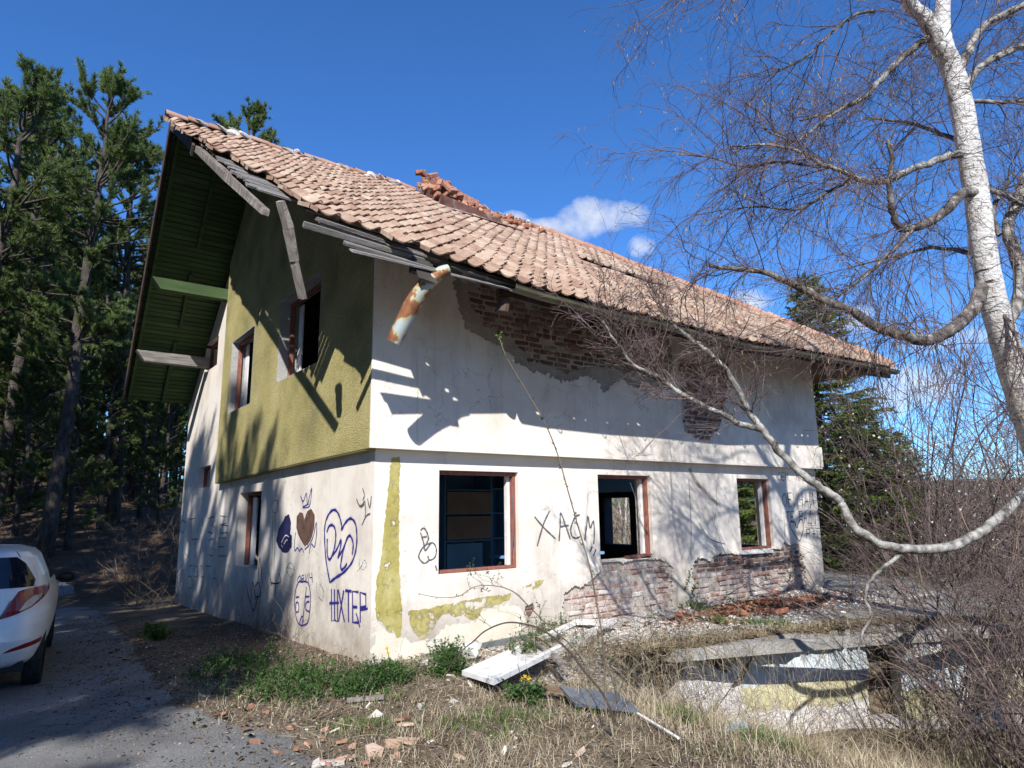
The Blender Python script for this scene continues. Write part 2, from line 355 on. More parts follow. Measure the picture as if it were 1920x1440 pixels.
M_LIME = mat('white mortar lumps', [(.3, (.55, .48, .43)), (.7, (.8, .76, .72))], 9, 5, .95, bump=(40, .8, .03))
M_RUST = mat('rusted painted tin', [(.40, (.40, .45, .46)), (.47, (.42, .43, .27)), (.51, (.30, .13, .055)), (.7, (.15, .06, .035))], 5.5, 7, .6, bump=(50, .4, .01), metal=.15)
M_TIN = mat('rusty flashing', [(.32, (.30, .28, .27)), (.46, (.17, .085, .06)), (.7, (.10, .045, .035))], 4, 6, .55, bump=(30, .3, .01), metal=.2)
M_GUTTER = mat('old gutter tin', [(.3, (.10, .075, .06)), (.55, (.17, .16, .10)), (.8, (.27, .25, .17))], 3, 6, .6, stretch=(1, 3, 3), metal=.15)
M_FRAME = mat('red brown window paint', [(.3, (.17, .06, .045)), (.6, (.28, .11, .08)), (.85, (.42, .25, .2))], 7, 7, .7, bump=(60, .4, .01), stretch=(3, 3, 1.2))
M_WHITEWOOD = mat('white painted wood', [(.3, (.62, .60, .57)), (.6, (.80, .79, .77))], 6, 5, .6, bump=(60, .2, .01))
M_BLUEROOM = mat('blue painted interior', [(.3, (.15, .36, .58)), (.7, (.21, .46, .70))], 2, 5, .7)
M_TANROOM = mat('tan cupboard board', [(.3, (.32, .23, .17)), (.7, (.42, .31, .24))], 3, 5, .7)
M_INDARK = mat('dark interior plaster', [(.3, (.10, .10, .11)), (.7, (.20, .20, .21))], 2, 5, .9)  # plain dark grey for inner walls, ceiling and the cellar back
M_CONC = mat('weathered concrete', [(.25, (.15, .13, .11)), (.5, (.29, .265, .235)), (.8, (.46, .43, .39))], 1.8, 8, .95, bump=(30, .7, .03), fine=(45, .75, 1.12))
M_PLINTH = mat('dark plinth render', [(.3, (.10, .11, .11)), (.7, (.2, .21, .2))], 5, 6, .95, bump=(40, .8, .03))
def stroke(name, col, a=(30, .20, 6)): return mat(name, [(.3, col), (.7, col)], 5, 2, .8, alpha=a)
M_SPB = stroke('blue spray paint', (.022, .02, .20)); M_SPK = stroke('black spray paint', (.02, .02, .025)); M_SPG = stroke('grey spray paint', (.10, .10, .11), (40, .28, 6))
M_SPF = stroke('faded spray paint', (.13, .13, .145), (40, .30, 6)); M_SPN = mat('navy fill paint', [(.3, (.012, .014, .06)), (.7, (.03, .03, .10))], 6, 3, .6); M_SPR = mat('brown fill paint', [(.3, (.10, .055, .04)), (.7, (.17, .10, .075))], 9, 3, .6)
M_SPGN = stroke('green marker', (.08, .2, .15), (40, .4, 5))
M_BARK = mat('pine bark', [(.3, (.035, .028, .024)), (.55, (.085, .07, .058)), (.8, (.17, .145, .125))], 9, 6, .95, bump=(22, 1., .05), stretch=(1, 1, .35), local=True)
M_NEEDLE = mat('pine needles', [(.25, (.065, .105, .03)), (.5, (.12, .175, .045)), (.8, (.20, .25, .07))], .9, 4, .55, rnd=.5, island=True, spec=.4, trans=.3)
M_SPRUCE = mat('spruce needles', [(.25, (.075, .115, .027)), (.5, (.14, .19, .042)), (.8, (.24, .28, .065))], 1.2, 4, .6, rnd=.5, island=True, trans=.3)
def birch_marks(t, c, v):
    n = noise(t, vscale(t, v, (2.2, 2.2, 26)), 2.0, 4, .6)
    c = mixc(t, mth(t, 'MULTIPLY', mth(t, 'SUBTRACT', n, .575), 12, clamp=True), c, (.05, .04, .035))
    k = noise(t, vscale(t, v, (5, 5, 3)), 1.5, 5, .7)
    return mixc(t, mth(t, 'MULTIPLY', mth(t, 'SUBTRACT', k, .59), 9, clamp=True), c, (.09, .07, .06))
M_BIRCH = mat('birch bark', [(.3, (.48, .45, .42)), (.6, (.70, .68, .65))], 3, 5, .75, bump=(22, .9, .04), extra=birch_marks)
M_PALE = mat('pale lichen limb', [(.34, (.06, .055, .05)), (.48, (.21, .195, .175)), (.64, (.42, .40, .365))], 11, 6, .9, bump=(60, .7, .02))
M_LIMB = mat('lichen grey branch bark', [(.35, (.05, .04, .035)), (.52, (.15, .13, .115)), (.7, (.40, .38, .35))], 9, 6, .9, bump=(60, .7, .02))
M_TWIG = mat('reddish brown twig', [(.3, (.075, .052, .050)), (.7, (.19, .135, .125))], 6, 2, .8, rnd=.4, island=True)
M_DRYTWIG = mat('dry grey twig', [(.3, (.075, .055, .042)), (.7, (.22, .17, .13))], 5, 2, .85, rnd=.6, island=True)
M_STRAW = mat('dry straw', [(.2, (.23, .17, .10)), (.5, (.42, .34, .22)), (.85, (.62, .54, .38))], 3, 3, .8, rnd=.7, island=True, trans=.2)
M_GRASS = mat('fresh grass', [(.2, (.05, .10, .02)), (.5, (.09, .17, .03)), (.85, (.17, .27, .05))], 3, 3, .6, rnd=.6, island=True, trans=.35)
M_NETTLE = mat('weed leaves', [(.2, (.03, .07, .02)), (.5, (.06, .125, .03)), (.85, (.11, .19, .055))], 3, 3, .6, rnd=.6, island=True, trans=.3)
M_CATKIN = mat('ochre catkin', [(.3, (.24, .17, .07)), (.7, (.4, .3, .14))], 5, 2, .8, rnd=.5, island=True)
M_BLOSSOM = mat('white blossom', [(.3, (.7, .68, .64)), (.7, (.85, .84, .8))], 5, 2, .7, trans=.3)
M_YFLOWER = mat('yellow petals', [(.3, (.75, .5, .02)), (.7, (.85, .65, .04))], 9, 2, .6)
M_SHARD = mat('tile shard', [(.15, (.30, .14, .09)), (.5, (.45, .28, .19)), (.9, (.58, .44, .33))], 4, 4, .9, rnd=.9, island=True, bump=(40, .5, .01))
M_RUBBLE = mat('plaster rubble', [(.2, (.48, .43, .38)), (.5, (.66, .62, .57)), (.9, (.80, .77, .73))], 4, 4, .95, rnd=.8, island=True, bump=(40, .6, .01))
M_LITTER = mat('leaf litter', [(.15, (.07, .045, .03)), (.5, (.17, .115, .07)), (.9, (.36, .27, .17))], 4, 3, .9, rnd=.9, island=True)
# ------------------------------------------------------------------ terrain
EDGE = [(0.5, -1.2), (1.6, -1.65), (2.83, -2.01), (4.21, -2.17), (5.94, -2.68), (7.26, -3.55), (10, -5.2), (14, -7.2)]
EX = np.array([e[0] for e in EDGE]); EY = np.array([e[1] for e in EDGE])
def sstep(t): t = np.clip(t, 0, 1); return t * t * (3 - 2 * t)
_ph = np.random.default_rng(5).uniform(0, 6.28, (12, 2)); _fr = np.random.default_rng(6).normal(size=(12, 2))
def lump(x, y, f):
    r = 0
    for i in range(12): r = r + np.sin(f * (1 + .35 * i) * (_fr[i, 0] * x + _fr[i, 1] * y) + _ph[i, 0])
    return r / 12
def ground_z(x, y, rough_=True):
    x = np.asarray(x, float); y = np.asarray(y, float)
    z = -.042 * np.clip(y, 0, 12) * sstep((3.0 - x) / 3)
    z = z + .19 * np.clip(y - 12, 0, 90) * sstep((8 - x) / 9) + .10 * np.clip(y - 30, 0, 200) * sstep((20 - x) / 30)
    z = z + .07 * np.clip(-x - 6, 0, 60) - .15 * sstep((-x - 1.5) / 1.3) * np.exp(-((y - 2.2) / 3.2) ** 2)
    ye = np.interp(x, EX, EY) + .80
    drop = 1.15 * sstep((x - .5) / 4.2) + .05 * np.clip(x - 5, 0, 40)
    k = sstep((ye - y) / .22) * sstep((x - 2.2) / .5) + (1 - sstep((x - 2.2) / .5)) * sstep((ye + .1 - y) / 1.3)
    z = np.where(x < 12.2, z - drop * k, z)
    z = z - np.where(x > 12.2, np.clip((x - 12.2) * .12 + .9 * sstep((x - 12.2) / 1.5), 0, 14) * sstep((x - 12.2) / 1.5) * sstep((30 - y) / 25), 0)
    near = np.exp(-((x / 14) ** 2 + (y / 18) ** 2))
    z = z + (.05 * lump(x, y, 1.1) + .018 * lump(y, x, 4.)) * (.5 + .5 * near)
    if rough_: z = z + .22 * lump(x, y, .16) * sstep((np.hypot(x - 2, y) - 14) / 12)
    return z
def axis(lo, hi, st, far):
    a = list(np.arange(lo, hi, st)); s = st
    while a[-1] < far[1]: s *= 1.22; a.append(a[-1] + s)
    s = st
    while a[0] > far[0]: s *= 1.22; a.insert(0, a[0] - s)
    return np.array(a)
gx = axis(-5.5, 8.5, .11, (-700, 2500)); gy = axis(-7.5, 4., .11, (-400, 2500))
GX, GY = np.meshgrid(gx, gy, indexing='ij'); GZ = ground_z(GX, GY)
a_ = np.arange(GX.size).reshape(GX.shape)
me = np_mesh('ground', np.stack([GX, GY, GZ], -1).reshape(-1, 3), np.stack([a_[:-1, :-1], a_[1:, :-1], a_[1:, 1:], a_[:-1, 1:]], -1).reshape(-1, 4), None, True)
def dusty(t, c, v):
    s = N(t, 'ShaderNodeSeparateXYZ'); t.links.new(v, s.inputs[0])
    # plaster dust lies beside the long wall
    dx = mth(t, 'MULTIPLY', mth(t, 'SUBTRACT', s.outputs['X'], .25), 1.3, clamp=True)
    dy = mth(t, 'MULTIPLY', mth(t, 'MULTIPLY', mth(t, 'ADD', s.outputs['Y'], 1.95), 1.6, clamp=True), mth(t, 'LESS_THAN', s.outputs['Y'], .3))
    q = mth(t, 'MULTIPLY', mth(t, 'SUBTRACT', noise(t, v, 2.6, 7, .7, .3), .33), 5, clamp=True)
    c = mixc(t, mth(t, 'MULTIPLY', mth(t, 'MULTIPLY', mth(t, 'MULTIPLY', dx, dy), q), .92), c, (.68, .64, .57))
    w = mth(t, 'MULTIPLY', mth(t, 'SUBTRACT', noise(t, v, 3.7, 8, .75), .56), 6, clamp=True)
    c = mixc(t, mth(t, 'MULTIPLY', w, .45), c, (.36, .30, .23))
    e = mth(t, 'MULTIPLY', mth(t, 'SUBTRACT', noise(t, v, 23, 4, .7), .60), 8, clamp=True)
    c = mixc(t, mth(t, 'MULTIPLY', e, .5), c, (.07, .05, .035))
    wd = mth(t, 'MULTIPLY', mth(t, 'SUBTRACT', s.outputs['Y'], 10.5), .5, clamp=True)
    nl = ramp(t, noise(t, v, 1.3, 6, .65), [(.35, (.05, .03, .018)), (.6, (.13, .075, .04)), (.75, (.20, .13, .07))])
    return mixc(t, mth(t, 'MULTIPLY', wd, .85), c, nl)
M_SOIL = mat('dirt and litter', [(.28, (.11, .08, .055)), (.5, (.21, .16, .11)), (.75, (.33, .265, .19))], 1.7, 8, .95, bump=(34, 1., .06), fine=(60, .6, 1.25), extra=dusty)
me.materials.append(M_SOIL)
tag(link('ground', me), kind='structure')
# asphalt lane, ragged right edge, follows the ground 5 mm above it
RE = [(-1.377,-2.397),(-1.497,-2.118),(-1.513,-1.701),(-1.717,-1.154),(-1.939,-0.252),(-1.9,1.454),(-1.716,4.661)] + [(-1.55, 9.), (-1.7, 12.5), (-2.0, 14.5)]
ry_ = np.array([-9.] + [p[1] for p in RE]); rx_ = np.array([-.6] + [p[0] for p in RE]); o_ = np.argsort(ry_); ry_ = ry_[o_]; rx_ = rx_[o_]
yy = np.arange(-9, 14.5, .11); tt = np.linspace(0, 1, 60)
RX = -6.3 + (np.interp(yy, ry_, rx_) + .16 * lump(yy * 3.1, yy * 1.7, 1.5) + .05 * lump(yy * 9, yy, 2.) + 6.3)[:, None] * tt[None]; RYv = np.repeat(yy[:, None], 60, 1)
edge = np.minimum(1, (1 - tt) * 14)[None]
RZ = ground_z(RX, RYv) + .004 + .022 * edge
a_ = np.arange(RX.size).reshape(RX.shape)
def road_wear(t, c, v):
    c = mixc(t, mth(t, 'MULTIPLY', mth(t, 'SUBTRACT', noise(t, v, 2.1, 7, .7), .57), 5, clamp=True), c, (.17, .13, .095))
    vo = N(t, 'ShaderNodeTexVoronoi', feature='DISTANCE_TO_EDGE'); vo.inputs['Scale'].default_value = 1.5
    w = N(t, 'ShaderNodeVectorMath', operation='ADD'); t.links.new(v, w.inputs[0]); nz = N(t, 'ShaderNodeTexNoise'); nz.inputs['Scale'].default_value = 3; nz.inputs['Detail'].default_value = 6; t.links.new(v, nz.inputs['Vector']); t.links.new(vscale(t, nz.outputs['Color'], (.5, .5, .5)), w.inputs[1]); t.links.new(w.outputs[0], vo.inputs['Vector'])
    k = mth(t, 'MULTIPLY', mth(t, 'SUBTRACT', .014, vo.outputs['Distance']), 90, clamp=True); k = mth(t, 'MULTIPLY', k, mth(t, 'MULTIPLY', mth(t, 'SUBTRACT', noise(t, v, .9, 3), .47), 8, clamp=True))
    return mixc(t, k, c, (.06, .055, .05))
M_ROAD = mat('old asphalt', [(.3, (.16, .158, .15)), (.5, (.235, .23, .22)), (.72, (.33, .32, .305))], 1.1, 7, .9, bump=(120, .9, .02), fine=(110, .5, 1.35), extra=road_wear)
tag(link('road', np_mesh('road', np.stack([RX, RYv, RZ], -1).reshape(-1, 3), np.stack([a_[:-1, :-1], a_[:-1, 1:], a_[1:, 1:], a_[1:, :-1]], -1).reshape(-1, 4), M_ROAD, True)), kind='structure')
# far wooded hills beyond the valley on the right
hb = []
for k, (d, h, sd) in enumerate(((1200, 14, 3), (2600, 95, 8))):
    an = np.linspace(math.radians(5), math.radians(120), 240); r = np.random.default_rng(sd)
    hh = h * (1 + .55 * sum(np.sin(an * f + r.uniform(0, 6.3)) / (1 + .25 * f) for f in (3, 7, 12, 21, 43)))
    for frac in (0, .35, .7, 1.):
        hb.append(np.stack([CAM_C[0] + np.sin(an) * (d + frac * h * 2.2), CAM_C[1] + np.cos(an) * (d + frac * h * 2.2), -30 + (hh + 30) * math.sin(frac * math.pi / 2)], -1))
M_HILL = mat('far woodland', [(.3, (.035, .05, .035)), (.7, (.085, .10, .06))], .03, 8, 1., fine=(.2, .6, 1.2))
for k in range(2):
    V = np.concatenate(hb[4 * k:4 * k + 4]); a_ = np.arange(960).reshape(4, 240)
    tag(link('hills', np_mesh('hills', V, np.stack([a_[:-1, :-1], a_[:-1, 1:], a_[1:, 1:], a_[1:, :-1]], -1).reshape(-1, 4), M_HILL, True)), kind='structure')
# ------------------------------------------------------------------ concrete terrace over the cellar
terr = empty('terrace', (4, -1, 0), 'crumbling concrete terrace slab beside the long wall, over a painted cellar wall', 'terrace')
def child(o, p):
    """parent, keep world coordinates"""
    o.parent = p; o.matrix_parent_inverse = Matrix.Translation(-Vector(p.location)); return o
fe = [(x, float(np.interp(x, EX, EY))) for x in np.arange(2.65, 12.6, .35)]
def open_rough(P, step, amp, seed):
    far_ = [(P[-1][0], 90.), (P[0][0], 90.)]; return [q for q in rough(P + far_, step, amp, seed) if abs(q[1] - float(np.interp(q[0], EX, EY))) < .3 and P[0][0] - .05 < q[0]]
outl = open_rough(open_rough(fe, .35, .03, 5), .06, .016, 4)
outl = [q for q in outl if q[0] < 12.45]
outl = rough([(2.45, -.9), (2.4, -1.45)], .1, .02, 3)[:2] + outl + [(12.5, -5.6), (12.5, 1.6), (9.47, 1.6), (9.47, -.012), (2.5, -.012)]
def slab_dust(t, c, v):
    s = N(t, 'ShaderNodeSeparateXYZ'); t.links.new(v, s.inputs[0])
    m1 = mth(t, 'MULTIPLY', mth(t, 'MULTIPLY', mth(t, 'SUBTRACT', 6.2, s.outputs['X']), .5, clamp=True), mth(t, 'MULTIPLY', mth(t, 'ADD', s.outputs['Y'], 1.75), 1.6, clamp=True))
    q = mth(t, 'MULTIPLY', mth(t, 'SUBTRACT', noise(t, v, 2.2, 8, .7, .3), .33), 5, clamp=True)
    c = mixc(t, mth(t, 'MULTIPLY', mth(t, 'MULTIPLY', m1, q), .9), c, (.70, .66, .60))
    return mixc(t, mth(t, 'MULTIPLY', mth(t, 'SUBTRACT', noise(t, v, 5, 8, .75), .55), 5, clamp=True), c, (.10, .08, .06))
M_SLAB = mat('dirty terrace concrete', [(.25, (.19, .17, .15)), (.5, (.32, .30, .27)), (.8, (.47, .45, .42))], 1.8, 8, .95, bump=(30, .8, .03), fine=(45, .7, 1.15), extra=slab_dust)
ob = sheet('slab', outl, [], lambda a, b, d: (a, b, .115 - d + .012 * float(lump(a, b, 2.2))), .13, M_SLAB, None, .3); child(ob, terr)
# cellar wall set back under the slab, painted pale blue above yellow
wl = [(x, float(np.interp(x, EX, EY)) + .30) for x in (2.75, 3.4, 4.21, 5.1, 5.94, 6.6, 7.26, 8.2, 9.2)]
wl = catmull([Vector((a, b)) for a, b in wl], 3); sl_ = [0]
for i in range(1, len(wl)): sl_.append(sl_[-1] + (wl[i] - wl[i - 1]).length)
def wpt(s, z, d):
    x = np.interp(s, sl_, [p.x for p in wl]); y = np.interp(s, sl_, [p.y for p in wl]); i = min(np.searchsorted(sl_, s, 'right'), len(wl) - 1)
    t = (wl[i] - wl[i - 1]).normalized(); return (x - t.y * d, y + t.x * d, z)
LW = sl_[-1]
ow = rough([(.0, -1.25), (LW, -1.6), (LW, -.06), (1.9, -.06)], .12, .006, 9) + rough([(1.5, -.07), (.95, -.30), (.55, -.06), (.42, -.06)], .06, .02, 2)[:-1] + [(.40, -.06), (.05, -.75)]
M_CELLAR = mat('cellar wall plaster', [(.3, (.55, .51, .50)), (.55, (.68, .65, .63)), (.75, (.76, .74, .71))], 2.2, 7, .9, bump=(45, .6, .02), extra=lambda t, c, v: mixc(t, mth(t, 'MULTIPLY', mth(t, 'SUBTRACT', noise(t, v, 6, 7, .7), .58), 5, clamp=True), c, (.33, .29, .25)))
cw = sheet('cellar_wall', ow, [rect(3.25, -1.1, 3.72, -.12)], wpt, .22, M_CELLAR, None, .25); child(cw, terr)
M_PBLUE = mat('pale blue paint', [(.3, (.54, .61, .65)), (.7, (.68, .73, .75))], 4, 6, .85, alpha=(3.2, .30, 7)); M_PYEL = mat('faded yellow paint', [(.3, (.47, .43, .24)), (.7, (.60, .56, .38))], 4, 6, .85, alpha=(3.2, .34, 7)); M_PTEAL = mat('teal paint', [(.3, (.14, .38, .38)), (.7, (.3, .5, .5))], 4, 6, .85, alpha=(3.2, .36, 7))
for nm, mt, P in (('paint_patch', M_PBLUE, [(1.2, -.50), (3.3, -.55), (3.3, -.10), (1.9, -.10), (1.45, -.2)]), ('paint_patch', M_PYEL, [(1.35, -.80), (3.2, -.86), (3.3, -.56), (1.2, -.51)]),
                  ('paint_patch', M_PBLUE, [(3.75, -.75), (4.6, -.75), (4.75, -.1), (3.8, -.1)]), ('paint_patch', M_PYEL, [(3.7, -1.1), (4.35, -1.1), (4.4, -.76), (3.7, -.76)]),
                  ('paint_patch', M_PTEAL, [(4.62, -1.2), (4.85, -1.2), (5.0, -.1), (4.78, -.1)]), ('paint_patch', M_PYEL, [(4.9, -.85), (5.35, -.9), (5.4, -.45), (4.95, -.45)])):
    child(sheet(nm, rough(P, .08, .015, 3), [], lambda a, b, d: wpt(a, b, d - .005), .003, mt, None, 0), terr)
for s in ():     # piers under the slab
    p = wpt(s, -.6, -.10); b_ = MB(); b_.box((p[0], p[1], -.62), (.28, .24, 1.12), Matrix.Rotation(-.35, 3, 'Z')); child(b_.build('pier', M_CELLAR), terr)
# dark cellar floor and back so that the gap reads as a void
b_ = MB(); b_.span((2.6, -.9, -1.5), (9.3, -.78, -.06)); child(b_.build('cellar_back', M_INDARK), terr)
# ------------------------------------------------------------------ house
L, W, H1, OV, BV = 9.40, 10.75, 2.335, .13, .12
HX = lambda q: q
house = empty('house', (0, 0, 0), 'derelict two-storey house with broken tiled roof and graffiti on its plaster', 'house')
def part(o, p=None): o.parent = p or house; return o
W1 = [(0.835,2.141),(2.057,0.863)]; W2 = [(3.477,2.125),(4.615,0.89)]; W3 = [(6.811,2.111),(7.818,0.873)]
wins = []
for a, b in (W1, W2, W3): wins.append((a[0], b[1], b[0], a[1]))
zt = sum(w[3] for w in wins) / 3; zs = sum(w[1] for w in wins) / 3
wins = [(w[0], zs, w[2], zt) for w in wins]
lowerfn = lambda a, b, d: (a, d, b)
bmp = lambda a, b: .006 * float(lump(a, b, 2.5))
PEEL = [rough(rough(P, .12, .025, i + 5), .022, .010, i + 2) for i, P in enumerate((
    [(2.745,0.352),(2.779,0.52),(2.992,0.587),(3.112,0.634),(3.293,0.649),(3.463,0.797),(3.468,0.891),(4.71,0.869),(4.911,0.795),(5.029,0.717),(4.971,0.044),(4.808,-0.154),(2.703,-0.068)],
    [(5.426,-0.08),(5.525,0.802),(5.692,0.867),(5.822,0.811),(5.967,0.752),(6.071,0.806),(6.248,0.865),(6.54,0.877),(6.747,0.859),(7.972,0.885),(8.122,0.963),(8.336,0.984),(8.593,0.906),(8.7,0.678),(8.778,0.384),(8.728,-0.326)]))]
PEEL_SMALL = [rough(P, .03, .008, 7) for P in ([(2.135,0.409),(2.266,0.443),(2.291,0.361),(2.227,0.263),(2.116,0.313)],)]
wl_ = rect(0, -.45, L, H1 - .002)
lowwall = sheet('long_wall', wl_, [rect(*w) for w in wins] + PEEL + PEEL_SMALL, lowerfn, .028, M_PLASTER, None, .22, bmp); part(lowwall)
mas = sheet('masonry', rect(.03, -.45, L - .03, H1 - .01), [rect(w[0] - .004, w[1] - .004, w[2] + .004, w[3] + .004) for w in wins], lambda a, b, d: (a, .040 + d, b), .30, M_MORTAR, None, .5); mas.parent = lowwall
# gable wall
gab = [(.0, -1.0), (W, -1.0), (W, 4.25), (5.4, 8.45), (0., 4.9)]
GW = [tuple([(5.631,1.988),(4.281,0.699)]), tuple([(9.136,2.633),(8.019,2.149)]), tuple([(9.369,5.487),(8.143,4.802)])]
gw = [(b[0], b[1], a[0], a[1]) for a, b in GW]
gabfn = lambda a, b, d: (d, a, b)
bayh = [rect(1.2, 3.5, 3.75, 5.15), rect(4.8, 3.55, 6.6, 5.15)]
gabwall = sheet('gable_wall', gab, [rect(*w) for w in gw] + bayh, gabfn, .03, M_PLASTER, None, .3, bmp); part(gabwall)
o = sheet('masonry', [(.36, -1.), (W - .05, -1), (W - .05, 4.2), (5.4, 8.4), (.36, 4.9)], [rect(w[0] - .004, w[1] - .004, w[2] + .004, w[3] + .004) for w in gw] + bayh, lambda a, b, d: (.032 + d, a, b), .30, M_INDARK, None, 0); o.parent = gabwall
# other walls (north, east), floors, inner partitions
E1 = [[(5.617,1.875),(4.713,0.716)]]; e1 = E1[0]
E2 = [[(1.921,2.13),(1.129,0.832)]]; e2 = E2[0]
def yz(p, q): return (min(p[0], q[0]), min(p[1], q[1]), max(p[0], q[0]), max(p[1], q[1]))
eo = [yz(*e1), (.35, yz(*e2)[1], yz(*e2)[2] + .3, yz(*e2)[3])]
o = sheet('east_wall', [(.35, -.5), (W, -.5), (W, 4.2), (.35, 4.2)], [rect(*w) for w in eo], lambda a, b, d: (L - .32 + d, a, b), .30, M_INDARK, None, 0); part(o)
b_ = MB(); b_.span((.35, W - .3, -1), (L - .35, W, 4.2)); part(b_.build('north_wall', M_PLASTER))
b_ = MB(); b_.span((.34, .35, -.05), (L - .34, W - .3, .02)); part(b_.build('floor', M_CONC))
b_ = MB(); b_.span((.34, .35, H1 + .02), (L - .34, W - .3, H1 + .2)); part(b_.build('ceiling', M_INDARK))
# room with blue shelving behind the first window
b_ = MB(); b_.span((.34, 3.25, .022), (5.0, 3.4, H1 + .018)); b_.span((5.0, .6, 1.9), (5.1, 3.4, H1 + .018)); part(b_.build('partition', M_BLUEROOM))
sh = empty('shelf_unit', (3.2, 3.1, .02)); part(sh)
def sp(nm, a, b, mt): b_ = MB(); b_.span(a, b); o = b_.build(nm, mt, sh); o.matrix_parent_inverse = Matrix.Translation(-Vector((3.2, 3.1, .02))); return o
for x in (2.55, 3.50, 3.98, 4.55): sp('upright', (x, 2.72, .03), (x + .025, 3.24, 2.25), M_BLUEROOM)
for x0, x1, z in ((2.575, 3.5, 1.95), (2.575, 3.5, 1.55), (2.575, 3.5, 1.10), (3.525, 3.98, 1.98), (3.525, 3.98, 1.55), (3.525, 3.98, 1.12), (4.005, 4.55, 1.75), (4.005, 4.55, 1.15)): sp('shelf', (x0, 2.72, z), (x1, 3.22, z + .022), M_BLUEROOM)
for z0, z1 in ((1.57, 1.93), (1.14, 1.52)): sp('cupboard_door', (2.59, 2.70, z0), (3.49, 2.718, z1), M_TANROOM)
sp('cupboard_door', (2.59, 2.70, .1), (3.3, 2.718, 1.07), M_BLUEROOM); sp('table_top', (2.6, .75, .92), (4.3, 1.5, .96), M_BLUEROOM)
# windows: a reveal liner and a frame set back in it
def window(w, fn, depth, fw, sides, name, mt=M_FRAME, par=None, reveal=M_PLASTER, rd=.30):
    x0, z0, x1, z1 = w; r = MB(); t = .012
    def bx(mb, a, b, mi=0):
        p = Vector(fn(a[0], a[1], a[2])); q = Vector(fn(b[0], b[1], b[2])); mb.span(p, q, mi)
    bx(r, (x0 + .001, z0 + t, -.001), (x0 + t, z1 - t, rd)); bx(r, (x1 - t, z0 + t, -.001), (x1 - .001, z1 - t, rd)); bx(r, (x0 + .001, z1 - t, -.001), (x1 - .001, z1 - .001, rd)); bx(r, (x0 + .001, z0 + .001, -.001), (x1 - .001, z0 + t, rd))
    fr = r.build('window_reveal', reveal, par)
    for s in sides:
        f = MB()
        if s == 'l': bx(f, (x0 + t + .001, z0 + t + .001, depth), (x0 + t + fw, z1 - t - .001, depth + .07))
        if s == 'r': bx(f, (x1 - t - fw, z0 + t + .001, depth), (x1 - t - .001, z1 - t - .001, depth + .07))
        if s == 't': bx(f, (x0 + t + fw + .001, z1 - t - fw, depth), (x1 - t - fw - .001, z1 - t - .001, depth + .07))
        if s == 'b': bx(f, (x0 + t + fw + .001, z0 + t + .001, depth - .01), (x1 - t - fw - .001, z0 + t + fw * .8, depth + .08))
        if s == 'R': bx(f, (x1 - t - fw * 1.9, z0 + t + .04, depth + .072), (x1 - t - fw * .9, z1 - t - fw, depth + .13)); o = f.build('inner_jamb', M_WHITEWOOD, fr); continue
        if s == 'B': bx(f, (x0 + t + fw * 1.3, z0 + t + .02, depth + .075), (x0 + t + fw * 2.6, z1 - t - fw * 1.2, depth + .15)); o = f.build('inner_jamb', M_WHITEWOOD, fr); continue
        o = f.build({'l': 'jamb', 'r': 'jamb', 't': 'head', 'b': 'sill'}[s], mt, fr); bevel(o, .008)
    return fr
for i, w in enumerate(wins): window(w, lowerfn, .055, .05, 'rtbR' if i != 1 else 'rtR', 'window', par=house)
b_ = MB(); b_.beam((wins[1][0] + .62, .07, zs + .04), (wins[1][2] - .05, .06, zs + .06), .12, .03); part(b_.build('loose_sill', M_FRAME))
b_ = MB(); b_.beam((wins[2][0] - .02, .03, zs - .02), (wins[2][2] - .12, .04, zs - .03), .16, .05, jit=.006); part(b_.build('loose_sill', M_WHITEWOOD))
# gable windows: frame on the far side of each reveal, white boards behind it
for i, w in enumerate(gw): window(w, gabfn, .14 if i == 0 else .1, .05, 'rtb' if i else 'rt', 'window', par=house)
w = gw[0]; b_ = MB(); b_.span((.215, w[2] - .34, w[1] + .03), (.235, w[2] - .10, w[3] - .1)); part(b_.build('shutter_board', M_WHITEWOOD))
# upper storey of the long wall
UP = lambda a, b, d: (a, -OV + d, b)
U_OUT = rough([(0.955,4.496),(1.012,4.28),(1.052,4.075),(1.157,3.895),(1.361,3.826),(1.571,3.785),(1.743,3.715),(1.961,3.561),(2.232,3.468),(2.514,3.462),(2.726,3.379),(2.957,3.434),(3.219,3.533),(3.479,3.41),(3.527,3.287),(3.711,3.433),(3.967,3.558),(4.098,3.448),(4.832,3.521),(5.144,3.861),(5.129,4.307),(5.223,4.776),(3.603,4.756),(2.261,4.743),(1.365,4.748)], .03, .016, 5)
U_IN = rough([(1.197,4.422),(1.238,4.214),(1.404,4.098),(1.488,3.989),(1.685,3.976),(1.876,3.828),(2.1,3.726),(2.329,3.606),(2.614,3.565),(2.859,3.501),(3.119,3.624),(3.441,3.718),(3.77,3.7),(4.112,3.657),(4.785,3.732),(4.956,4.104),(4.921,4.635),(3.596,4.628),(2.258,4.625),(1.364,4.622)], .03, .016, 6)
U_H2 = rough([(5.238,4.033),(5.294,3.611),(5.329,3.261),(5.296,3.04),(5.346,2.861),(5.498,2.765),(5.711,2.715),(5.967,2.755),(6.198,2.894),(6.365,3.069),(6.437,3.306),(6.594,3.744),(6.665,4.213)], .05, .018, 8)
UT = 4.62
upper = sheet('upper_wall', [(-BV - .003, H1), (L + .02, H1), (L + .02, UT), (-BV - .003, UT)], [U_OUT, U_H2], UP, .025, M_PLASTER, None, .22, bmp); part(upper)
o = sheet('scratch_coat', U_OUT, [U_IN], lambda a, b, d: UP(a, b, d + .012), .02, M_SCRATCH, None, .15, lambda a, b: .008 * float(lump(a, b, 6))); o.parent = upper
